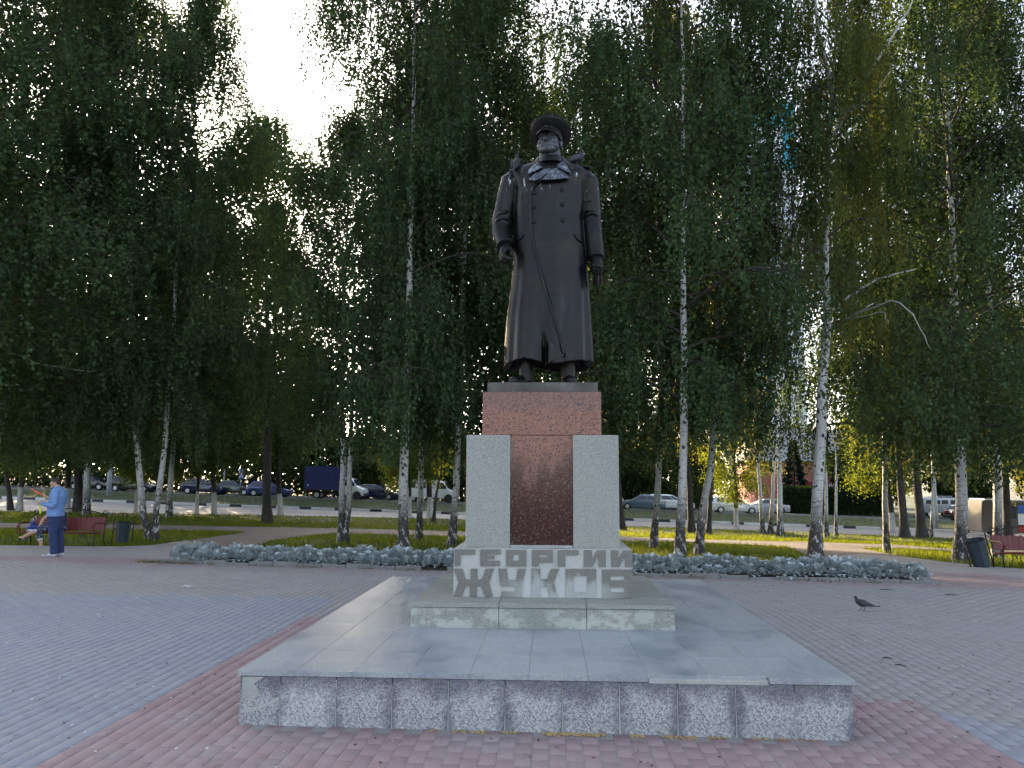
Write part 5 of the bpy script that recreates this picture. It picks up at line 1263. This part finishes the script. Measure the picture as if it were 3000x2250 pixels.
# ------------------------------------------------------------------ roadside railing
fe = empty('road_railing', (0, 67.4, 0), 0, 'low grey-green railing along the far kerb of the road', 'fence')
fp = MB(); PL = 2.5
fp.tube([(-PL/2, 0, .78), (PL/2, 0, .78)], .025, 6); fp.tube([(-PL/2, 0, .14), (PL/2, 0, .14)], .018, 6); fp.tube([(-PL/2, 0, -.1), (-PL/2, 0, .80)], .03, 6)
for i in range(1, 14): fp.tube([(-PL/2+i*PL/14, 0, .14), (-PL/2+i*PL/14, 0, .68)], .011, 4)
fp.tube([(-PL/2, 0, .68), (PL/2, 0, .68)], .014, 6); fpm = fp.mesh('panel', M['rail'])
for i in range(42):
    x = -63+PL*(i+.5); o = link('panel', fpm, fe, (x, 0, float(gz(x, 67.4)))); o.rotation_euler = (0, .0285, 0); o['kind'] = 'stuff'

# ------------------------------------------------------------------ vehicles
WH = {}
def wheel(t, x, y, r):
    if r not in WH:
        m = MB(); m.tube([(0, -.1, 0), (0, -.09, 0), (0, .09, 0), (0, .1, 0)], [r*.88, r, r, r*.88], 22, up=(0, 0, 1)); a = m.mesh('tyre', M['tyre'], True)
        m = MB(); m.tube([(0, -.104, 0), (0, .104, 0)], [r*.62, r*.62], 18, up=(0, 0, 1))
        for k in range(5): m.box((0, 0, 0), (r*.16, .214, r*1.15), rotm(0, k*math.pi/5, 0))
        WH[r] = (a, m.mesh('rim', M['rim']))
    a, b_ = WH[r]; o = link('wheel', a, t, (x, y, r)); link('rim', b_, o)
def face(t, name, quad, mat, th=.012, parent=None):
    q = [Vector(v) for v in quad]; n = (q[1]-q[0]).cross(q[-1]-q[0]).normalized()*th; k = len(q)
    m = MB().add([v-n*.5 for v in q]+[v+n for v in q], [tuple(range(k-1, -1, -1)), tuple(range(k, 2*k))]+[(i, (i+1) % k, (i+1) % k+k, i+k) for i in range(k)])
    return m.build(name, mat, parent or t)
CARK = dict(hatch=dict(L=4.15, belt=.95, hood=.78, top=1.48, gb=(-1.98, 1.02), gt=(-1.50, .12)), wagon=dict(L=4.6, belt=.95, hood=.78, top=1.50, gb=(-2.2, 1.12), gt=(-1.95, .20)),
            sedan=dict(L=4.4, belt=.93, hood=.78, top=1.43, gb=(-1.55, 1.05), gt=(-.98, .18)))
def car(kind, paint, px, Y, flip, label, tint=None):
    c = CARK[kind]; L = c['L']; X = aty(px, 1480, Y)[0]; t = empty('parked_car', (X, Y, float(gz(X, Y))+.0), math.pi if flip else 0, label, 'car', 'cars parked beyond the road')
    t.rotation_euler = (0, .029*(-1 if flip else 1), math.pi if flip else 0)
    h = L/2; B, Hd = c['belt'], c['hood']; tr = c['gb'][0]
    out = [(-h+.10, .22), (-h+.01, .40), (-h, .66), (-h+.06, B-.06), (tr, B), (c['gb'][1], B), (h-.55, Hd+.06), (h-.16, Hd-.06), (h-.01, .58), (h, .40), (h-.10, .22)]
    wx = (-L*.305, L*.315); r = .315
    arch = []
    for xx in wx[::-1]: arch += [(xx+.37*math.cos(a), .22+.37*math.sin(a)) for a in np.linspace(0, math.pi, 9)]
    m = MB(); m.prism(out+arch, -.86, .86); body = m.build('body', M[paint], t, bevel=.045, seg=2, auto=.7)
    for s in (-1, 1):
        for xx in wx:
            MB().tube([(xx, s*.60, .34), (xx, s*.80, .34)], [.36, .36], 16, up=(0, 0, 1)).build('wheel_well', M['black_plastic'], t)
            wheel(t, xx, s*.76, r)
    gb, gt, T_ = c['gb'], c['gt'], c['top']; yb, ytp = .80, .60
    m = MB(); mid = (gt[0]+gt[1])/2
    m.loft([[(gb[0], -yb, B-.03), (gb[1], -yb, B-.03), (gb[1], yb, B-.03), (gb[0], yb, B-.03)], [(gt[0], -ytp, T_-.05), (gt[1], -ytp, T_-.05), (gt[1], ytp, T_-.05), (gt[0], ytp, T_-.05)], [(gt[0]+.12, -ytp+.1, T_), (gt[1]-.25, -ytp+.1, T_), (gt[1]-.25, ytp-.1, T_), (gt[0]+.12, ytp-.1, T_)]])
    m.build('cabin', M[paint], t, bevel=.03, auto=.6)
    def gp(x0, f, s):                                     # point on the cabin side
        return (x0, s*(yb+(ytp-yb)*f+.004), B-.03+(T_-.02-B)*f)
    for s in (-1, 1):
        f0, f1 = .16, .86; xl = lambda f: gb[0]+(gt[0]-gb[0])*f; xr = lambda f: gb[1]+(gt[1]-gb[1])*f
        cuts = [.12, .42, .78, .96] if kind != 'sedan' else [.06, .44, .94]
        lerp = lambda f, u: xl(f)+(xr(f)-xl(f))*u
        for a, b_ in zip(cuts, cuts[1:]):
            q = [gp(lerp(f0, a)+.03, f0, s), gp(lerp(f0, b_)-.03, f0, s), gp(lerp(f1, b_)-.03, f1, s), gp(lerp(f1, a)+.03, f1, s)]
            face(t, 'window', q if s < 0 else q[::-1], M['glass'])
        MB().box((gb[1]-.32, s*.90, B+.06), (.14, .12, .11)).build('mirror', M[paint], t, bevel=.02)
        for u in (-.55, .35): MB().box((u, s*.868, B-.14), (.16, .02, .03)).build('door_handle', M[paint], t)
        MB().box((h-.16, s*.62, Hd-.09), (.22, .36, .12), rotm(0, .2, -s*.35)).build('headlight', M['head_lamp'], t, bevel=.03)
        MB().box((-h+.06, s*.70, B-.16), (.14, .24, .22 if kind != 'sedan' else .14), rotm(0, 0, s*.25)).build('tail_light', M['tail_lamp'], t, bevel=.03)
    gpf = lambda f, x0, x1, y: (x0+(x1-x0)*f, y*(yb+(ytp-yb)*f-.06), B-.03+(T_-.02-B)*f)
    face(t, 'windscreen', [gpf(.1, gb[1], gt[1], -1), gpf(.1, gb[1], gt[1], 1), gpf(.86, gb[1], gt[1], 1), gpf(.86, gb[1], gt[1], -1)], M['glass'])
    face(t, 'rear_window', [gpf(.2, gb[0], gt[0], 1), gpf(.2, gb[0], gt[0], -1), gpf(.86, gb[0], gt[0], -1), gpf(.86, gb[0], gt[0], 1)], M['glass'])
    for x_, w_ in ((h-.03, .1), (-h+.03, .1)): MB().box((x_, 0, .36), (w_, 1.5, .2)).build('bumper', M['black_plastic'] if paint in ('p_grey',) else M[paint], t, bevel=.03)
    return t
car('hatch', 'p_black', 262, 78, False, 'mostly hidden black car leftmost in the far row')
car('wagon', 'p_black', 388, 76, False, 'dark estate car behind the V-shaped birch')
car('hatch', 'p_navy', 595, 76, False, 'dark navy hatchback with red tail lights behind thin whitewashed trunks')
car('sedan', 'p_grey', 682, 77, False, 'dark grey car in front of the blue road sign')
car('hatch', 'p_blue', 788, 76, False, 'small blue hatchback behind the broad black trunk')
car('hatch', 'p_navy', 1105, 79.2, False, 'dark hatchback between the blue truck and the thick birch')
car('sedan', 'p_bluegrey', 1878, 76, True, 'blue-grey sedan just right of the pedestal')
car('wagon', 'p_white', 1962, 79, False, 'white car partly hidden behind near birches')
car('wagon', 'p_white', 2150, 75.8, False, 'white estate car behind the pale whitewashed trunk')
car('sedan', 'p_silver', 2240, 78.6, True, 'silver sedan behind the three thin trunks')
car('hatch', 'p_black', 2842, 77, False, 'black car with red tail light at the right')

def cab(t, x0, paint, W_=1.0):
    """bonneted van cab, nose to +x from x0"""
    out = [(x0, .45), (x0, 2.02), (x0+.55, 2.10), (x0+.98, 1.98), (x0+1.42, 1.30), (x0+2.02, 1.08), (x0+2.14, .80), (x0+2.14, .42), (x0+1.95, .40)]
    arch = [(x0+1.45+.42*math.cos(a), .40+.42*math.sin(a)) for a in np.linspace(0, math.pi, 9)]
    MB().prism(out+arch, -W_, W_).build('cab', M[paint], t, bevel=.06, seg=2, auto=.7)
    for s in (-1, 1):
        face(t, 'window', [(x0+.30, s*(W_+.004), 1.32), (x0+1.25, s*(W_+.004), 1.32), (x0+.92, s*(W_+.004), 1.88), (x0+.30, s*(W_+.004), 1.92)][::(1 if s < 0 else -1)], M['glass'])
        MB().box((x0+2.08, s*.72, .86), (.14, .34, .2)).build('headlight', M['head_lamp'], t, bevel=.03)
        MB().box((x0+1.18, s*(W_+.12), 1.55), (.10, .14, .34)).build('mirror', M['black_plastic'], t, bevel=.02); wheel(t, x0+1.45, s*(W_-.14), .36)
        MB().tube([(x0+1.45, s*(W_-.3), .42), (x0+1.45, s*(W_-.03), .42)], [.41, .41], 18, up=(0, 0, 1)).build('wheel_well', M['black_plastic'], t)
    face(t, 'windscreen', [(x0+1.40, -W_+.12, 1.36), (x0+1.40, W_-.12, 1.36), (x0+1.02, W_-.16, 1.93), (x0+1.02, -W_+.16, 1.93)], M['glass'], .03)
    MB().box((x0+2.13, 0, .55), (.12, W_*1.9, .22)).build('bumper', M['black_plastic'], t, bevel=.03)
X = aty(985, 1480, 75.6)[0]; tk = empty('box_truck', (X, 75.6, float(gz(X, 75.6))), 0, 'light truck with dark blue box and white cab', 'truck'); tk.rotation_euler = (0, .029, 0)
MB().box((-1.15, 0, 1.98), (3.55, 2.12, 2.25)).build('cargo_box', M['tarp'], tk, bevel=.03); cab(tk, .72, 'p_white')
for z in (.87, 3.11): MB().box((-1.15, 0, z), (3.58, 2.15, .06)).build('box_frame', M['p_navy'], tk)
MB().box((-1.0, 0, .62), (4.2, .8, .16)).build('chassis', M['black_plastic'], tk); MB().box((-.15, -.72, .62), (.9, .35, .34)).build('fuel_tank', M['iron'], tk, bevel=.04)
for s in (-1, 1): wheel(tk, -1.7, s*.80, .36); MB().box((-2.75, s*.8, .75), (.08, .3, .16)).build('tail_light', M['tail_lamp'], tk); MB().box((-1.7, s*.85, .86), (1.0, .3, .05)).build('mudguard', M['black_plastic'], tk)
MB().box((-2.55, -1.066, 1.25), (.12, .01, .12)).build('reflector', M['sign_white'], tk)
X = aty(1262, 1480, 76.5)[0]; vn = empty('white_van', (X, 76.5, float(gz(X, 76.5))), 0, 'white van behind the slender birches left of the monument', 'van'); vn.rotation_euler = (0, .029, 0)
cab(vn, .35, 'p_white'); MB().prism([(-2.6, .45), (-2.62, 2.0), (-2.4, 2.16), (.36, 2.12), (.36, .45)], -1.0, 1.0).build('body', M['p_white'], vn, bevel=.05)
for s in (-1, 1):
    wheel(vn, -1.6, s*.86, .36)
    for x0 in (-2.2, -1.2): face(vn, 'window', [(x0, s*1.004, 1.32), (x0+.8, s*1.004, 1.32), (x0+.8, s*1.004, 1.9), (x0, s*1.004, 1.9)][::(1 if s < 0 else -1)], M['glass'])
X = aty(2745, 1480, 86)[0]; uz = empty('grey_van', (X, 86, float(gz(X, 86))), 0, 'rounded grey van with roof rack beyond the railing at right', 'van')
MB().prism([(-1.9, .5), (-1.92, 1.5), (-1.75, 2.02), (-1.5, 2.1), (1.55, 2.1), (1.75, 2.0), (1.92, 1.45), (1.95, .5)], -.95, .95).build('body', M['p_vangrey'], uz, bevel=.12, seg=3, auto=.7)
for s in (-1, 1):
    for x0 in (-1.55, -.75, .05): face(uz, 'window', [(x0, s*.955, 1.42), (x0+.66, s*.955, 1.42), (x0+.66, s*.955, 1.84), (x0, s*.955, 1.84)][::(1 if s < 0 else -1)], M['glass'])
    face(uz, 'window', [(.95, s*.955, 1.42), (1.6, s*.955, 1.42), (1.45, s*.955, 1.84), (.95, s*.955, 1.84)][::(1 if s < 0 else -1)], M['glass'])
    for x0 in (-1.15, 1.15): wheel(uz, x0, s*.82, .38)
    MB().tube([(-1.5, s*.7, 2.22), (1.3, s*.7, 2.22)], .025, 6).build('roof_rail', M['steel'], uz)
for x0 in (-1.4, -.5, .4, 1.2): MB().tube([(x0, -.7, 2.1), (x0, -.7, 2.22), (x0, .7, 2.22), (x0, .7, 2.1)], .02, 6).build('rack_bar', M['steel'], uz)
# bus on the near lane at the right edge
X = aty(2849, 1500, 62)[0]; bs = empty('city_bus', (X, 62, float(gz(X, 62))), 0, 'beige and orange bus with blue and green side at the right edge', 'bus'); bs.rotation_euler = (0, .028, 0)
MB().prism([(0, .32), (-.04, 1.2), (.05, 2.5), (.2, 2.68), (9.0, 2.68), (9.0, .32)], -1.2, 1.2).build('body', M['beige'], bs, bevel=.06)
for nm, x0, x1, z0, z1, mt in (('side_panel', .95, 1.35, .34, 2.6, 'orange'), ('side_panel', 2.6, 4.0, .95, 1.75, 'p_white'), ('side_panel', 2.6, 4.0, 1.78, 2.4, 'p_busblue'), ('side_panel', 4.02, 6.0, .95, 2.4, 'p_busgreen'), ('skirt', 2.6, 8.8, .34, .92, 'p_red'), ('window', .12, .9, 1.45, 2.3, 'beige'), ('window', 1.5, 2.5, 1.4, 2.3, 'glass')):
    face(bs, nm, [(x0, -1.21, z0), (x1, -1.21, z0), (x1, -1.21, z1), (x0, -1.21, z1)], M[mt], .02)
for x0 in (1.9, 7.0):
    for s in (-1, 1): wheel(bs, x0, s*1.05, .46)
MB().box((4.6, 0, 2.72), (8.6, 2.2, .1)).build('roof', M['p_white'], bs, bevel=.03)
# posts and signs
def pole(px, py, Y, r, h, label, arm=True):
    X = aty(px, py, Y)[0]; t = empty('lamp_post', (X, Y, float(gz(X, Y))), 0, label, 'lamp post', 'lamp posts along the road')
    m = MB(); m.tube([(0, 0, -.2), (0, 0, 2), (0, 0, h)], [r, r*.92, r*.6], 14); m.build('shaft', M['pole'], t, True)
    m = MB(); m.tube([(0, 0, h-.3), (0, 0, h+.4), (0, -.4, h+.9), (0, -1.4, h+1.1)], .04, 8); m.build('arm', M['steel'], t, True)
    m = MB(); m.box((0, -1.7, h+1.1), (.25, .7, .12)); m.build('lamp_head', M['steel'], t, bevel=.03); return t
pole(318, 1445, 71, .22, 9, 'pale blue-grey lamp post beside the dark estate car')
pole(2744, 1537, 67.9, .17, 9, 'grey lamp post in front of the grey van at right')
pole(655, 1420, 82, .10, 8, 'thin pale post behind the parked cars at left', False)
X = aty(705, 1400, 73)[0]; sg = empty('road_sign', (X, 73, float(gz(X, 73))), 0, 'blue square road sign with white U-turn arrow on a post', 'sign')
zs0 = aty(705, 1407, 73)[2]-sg.location.z; zs1 = aty(705, 1374, 73)[2]-sg.location.z; zm = (zs0+zs1)/2+.05
MB().tube([(0, .03, -.2), (0, .03, zs1)], .03, 8).build('post', M['steel'], sg, True)
MB().box((.05, 0, zm+.30), (.56, .02, .56)).build('plate', M['sign_blue'], sg); MB().box((.05, 0, zm-.24), (.52, .02, .38)).build('plate', M['sign_blue'], sg)
m = MB()
for a, c, w_, h_ in ((-.11, zm+.26, .07, .32), (.15, zm+.30, .07, .24), (.02, zm+.44, .33, .07)): m.box((a, -.014, c), (w_, .006, h_))
m.prism([(.06, zm+.19), (.26, zm+.19), (.16, zm+.09)], -.017, -.011); m.build('arrow', M['sign_white'], sg)
m = MB()
for a in (-.12, 0, .12): m.box((a+.05, -.014, zm-.24), (.06, .006, .22))
m.build('marking', M['sign_white'], sg)

# ------------------------------------------------------------------ buildings behind
YT = 150.; tx0, tx1 = aty(2122, 900, YT)[0], aty(2352, 900, YT)[0]; zt = aty(2240, 300, YT)[2]; z0 = -3.0
tw = empty('tower_block', ((tx0+tx1)/2, YT, z0), 0, 'white high-rise with turquoise top and balconies behind the trees', 'building')
Wt = tx1-tx0; Ht = zt-z0
MB().span(-Wt/2, Wt/2, 0, 14, 0, Ht-5).build('wall', M['white_wall'], tw); MB().span(-Wt/2-.1, Wt/2+.1, -.1, 14.1, Ht-5+.01, Ht).build('roof_band', M['teal'], tw); MB().span(Wt/2-2.6, Wt/2+.15, -.14, 14.2, Ht-14, Ht-5.0).build('corner_panel', M['teal'], tw)
wmesh = MB().box((0, 0, 0), (1.5, .12, 1.5)).mesh('window', M['frame_w']); gmesh = MB().box((0, -.04, 0), (.60, .12, 1.25)).mesh('pane', M['win'])
bm_ = MB().box((0, 0, 0), (2.3, .9, 1.1)).mesh('balcony', M['teal'])
nf = int((Ht-16)/3.05)
for fl in range(nf):
    for c in range(5):
        x = -Wt/2+Wt*(c+.5)/5; z = 2.2+fl*3.05; py_ = 0
        if z < 6: continue
        o = link('window', wmesh, tw, (x, -.04, z)); link('pane', gmesh, o, (-.36, 0, 0)); link('pane', gmesh, o, (.36, 0, 0))
        if c == 2 and fl % 2 == 0: link('balcony', bm_, tw, (x, -.4, z-1.4))
        if c == 3 and fl % 3 == 1: MB().box((x-1.2, -.25, z-.5), (.8, .4, .6)).build('air_conditioner', M['frame_w'], tw)
YS_ = 98.; sx = [aty(p, 1450, YS_)[0] for p in (2215, 2512)]; zw = aty(2300, 1352, YS_)[2]; sb = empty('salmon_building', (sx[0], YS_, -2.6), 0, 'salmon-coloured low building with red sign band behind the hedge', 'building')
Ws = sx[1]-sx[0]; hz = zw+2.6
MB().span(0, Ws, 0, 9, 0, hz).build('wall', M['salmon'], sb)
rf = MB(); rf.add([(-.4, -.6, hz+.01), (Ws+.4, -.6, hz+.01), (Ws+.4, 4.5, hz+4.2), (-.4, 4.5, hz+4.2), (Ws+.4, 9.6, hz), (-.4, 9.6, hz)], [(0, 1, 2, 3), (3, 2, 4, 5), (0, 3, 5), (1, 4, 2), (0, 5, 4, 1)])
ro = rf.build('roof', M['roof'], sb)
for i in range(int(Ws/.42)): m = MB(); x = -.2+i*.42; m.tube([(x, -.6, hz+.05), (x, 4.5, hz+4.25)], .06, 5); m.build('roof_rib', M['steel'], ro)
zf0, zf1 = aty(2430, 1430, YS_)[2]+2.6, aty(2430, 1411, YS_)[2]+2.6; xf = [aty(p, 1450, YS_)[0]-sx[0] for p in (2360, 2500)]
MB().span(xf[0], xf[1], -.25, -.01, zf0, zf1).build('sign_band', M['fascia'], sb)
xl0, xl1 = aty(2427, 1450, YS_)[0]-sx[0], aty(2447, 1450, YS_)[0]-sx[0]; lw = (xl1-xl0); zh = zf1-zf0
m = MB(); a = xl0; hw = lw*.44
for x_ in (a, a+hw*.72): m.span(x_, x_+hw*.25, -.29, -.252, zf0+zh*.2, zf1-zh*.2)
m.span(a+hw*.25, a+hw*.72, -.288, -.252, zf0+zh*.42, zf0+zh*.58); m.build('sign_letter', M['sign_white'], sb)
a = xl0+lw*.52; m = MB(); q0, q1 = zf0+zh*.2, zf1-zh*.2
m.prism([(a, q0), (a+hw*.24, q0), (a+hw*.58, q1), (a+hw*.40, q1)], -.29, -.252); m.prism([(a+hw*.60, q1), (a+hw*.76, q0), (a+hw, q0), (a+hw*.62, q1)], -.289, -.252); m.span(a+hw*.3, a+hw*.72, -.286, -.252, q0+zh*.15, q0+zh*.26); m.build('sign_letter', M['sign_white'], sb)
for px in (2462, 2340):
    x_ = aty(px, 1450, YS_)[0]-sx[0]; o = MB().box((0, 0, 0), (1.1, .14, 1.7)).build('window', M['frame_w'], sb, loc=(x_, -.03, 2.5)); MB().box((0, -.05, 0), (.9, .1, 1.5)).build('pane', M['win'], o)

# ------------------------------------------------------------------ hedge, spruce, wood beyond
rng = np.random.default_rng(3)
def leafbox(n, x0, x1, y0, y1, zf, h, size):
    x = rng.uniform(x0, x1, n); y = rng.uniform(y0, y1, n); u = rng.random(n)
    face_ = rng.random(n) < .5; y = np.where(face_, y0+rng.normal(0, .12, n), y); zz = np.where(face_, u*h, h+rng.normal(0, .1, n)); return np.stack([x, y, zf(x, y)+zz], -1)
hx0, hx1 = aty(2290, 1480, 84)[0], aty(2600, 1480, 84)[0]
hp_ = leafbox(9000, hx0, hx1, 83.5, 85.5, gz, 2.5, .2); V, F = leaf_quads(hp_, np.tile(np.array([0, -.6, .3]), (len(hp_), 1)), .22, rng, .8, 1.3)
hg = empty('clipped_hedge', ((hx0+hx1)/2, 84.5, float(gz((hx0+hx1)/2, 84.5))), 0, 'dark clipped hedge in front of the salmon building', 'hedge')
world_parent(link('foliage', np_mesh('foliage', V, F, M['hedge_leaf'])), hg)
m = MB(); m.box(((hx0+hx1)/2, 84.6, float(gz((hx0+hx1)/2, 84.5))+1.15), (hx1-hx0-.3, 1.6, 2.3)); world_parent(m.build('inner_branches', M['hedge_leaf'], None), hg)
sp = aty(2330, 1480, 92); spx = float(sp[0]); spz = float(gz(spx, 92)); sr = empty('spruce_tree', (spx, 92, spz), 0, 'dark spruce in front of the salmon building', 'tree')
n = 6500; zz = rng.random(n)**.8*7.5; rr = (1-zz/7.7)*2.1*(.55+.45*np.abs(np.sin(zz*4.5)))*rng.uniform(.3, 1, n)**.5; aa = rng.uniform(0, 6.28, n)
Pp = np.stack([spx+rr*np.cos(aa), 92+rr*np.sin(aa), spz+.6+zz-rr*.25], -1); V, F = leaf_quads(Pp, np.stack([np.cos(aa), np.sin(aa), -.25*np.ones(n)], -1), .38, rng, .35, .4)
world_parent(link('crown', np_mesh('crown', V, F, M['spruce_leaf'])), sr); m = MB(); m.tube([(spx, 92, spz-.2), (spx, 92, spz+7.6)], [.14, .02], 8); world_parent(m.build('trunk', M['dark_bark'], None), sr)
VV, FF, n0, TW, TR = [], [], 0, [], []
def wood_tree(x, y, h, r, n, size):
    global n0
    z0 = float(gz(x, y)); u = rng.normal(0, 1, (n, 3)); u /= np.linalg.norm(u, axis=1)[:, None]; rad = rng.uniform(.45, 1, n)[:, None]**.6
    lump = 1+.22*np.sin(u[:, :1]*5+x)*np.cos(u[:, 2:]*4+y); P = np.array([x, y, z0+h*.56])+u*rad*lump*np.array([r, r, h*.46]); P = P[P[:, 2] > z0+.5]
    V, F = leaf_quads(P, np.tile(np.array([0, 0, -.6]), (len(P), 1)), size, rng, .85, 1.2); VV.append(V); FF.append(F+n0); n0 += len(V)
    TW.append(np.array([[x, y, z0-.2], [x+rng.normal(0, .2), y, z0+h*.4], [x, y, z0+h*.8]])); TR.append(np.array([.17, .12, .04]))
for i in range(24):
    x = -68+i*3.3+rng.normal(0, .8); h = rng.uniform(6.0, 8.2) if x > -27 else rng.uniform(14, 18)
    wood_tree(x, 84+rng.uniform(0, 7), h, rng.uniform(2.3, 3.2), 3600, .34)
for i in range(9): wood_tree(-66+i*8.5+rng.normal(0, 1), 96+rng.uniform(0, 6), rng.uniform(7.5, 9.5)+(8 if i < 5 else 0), rng.uniform(3, 4.2), 4200, .42)
for x, y, h, r in ((-64, 100, 16, 5), (-56, 104, 15, 5), (8, 90, 8, 2.6), (3, 93, 8.5, 3), (12.5, 104, 10, 3), (46, 92, 10, 3.2), (51, 96, 11, 3.6), (57, 93, 10, 3.4), (63, 99, 12, 4), (41, 108, 12, 3.5), (36, 118, 12, 4)): wood_tree(x, y, h, r, 4600, .40)
for x, y, h, r in ((16, 88, 7, 2.6), (-2, 86, 7.5, 3), (6, 98, 10, 3.6), (0, 102, 11, 4), (14, 96, 9, 3), (20, 106, 9, 3.4), (34, 90, 8, 2.8), (39, 95, 9, 3), (30, 112, 12, 4), (-30, 87, 12, 3.2), (-27, 91, 9.5, 3), (-33.5, 93, 14, 3.5), (70, 95, 11, 4), (76, 90, 10, 4)): wood_tree(x, y, h, r, 4200, .40)
n = 19000; ux = rng.uniform(-70, 16, n); uy = rng.uniform(82.6, 84.5, n); UP = np.stack([ux, uy, gz(ux, uy)+np.abs(rng.normal(0, 1.7, n))+.1], -1)
V, F = leaf_quads(UP, np.tile(np.array([0, 0, -.3]), (n, 1)), .38, rng, .85, 1.4); VV.append(V); FF.append(F+n0); n0 += len(V)
o = link('wood', np_mesh('wood', np.concatenate(VV), np.concatenate(FF), M['far_leaf'])); tag(o, 'dark mass of trees beyond the parked cars', 'wood', kind='stuff')
W_, WF_ = sweep(TW, TR, 6); q = link('trunks', np_mesh('trunks', W_, WF_, M['dark_bark'], True), o); q['kind'] = 'stuff'
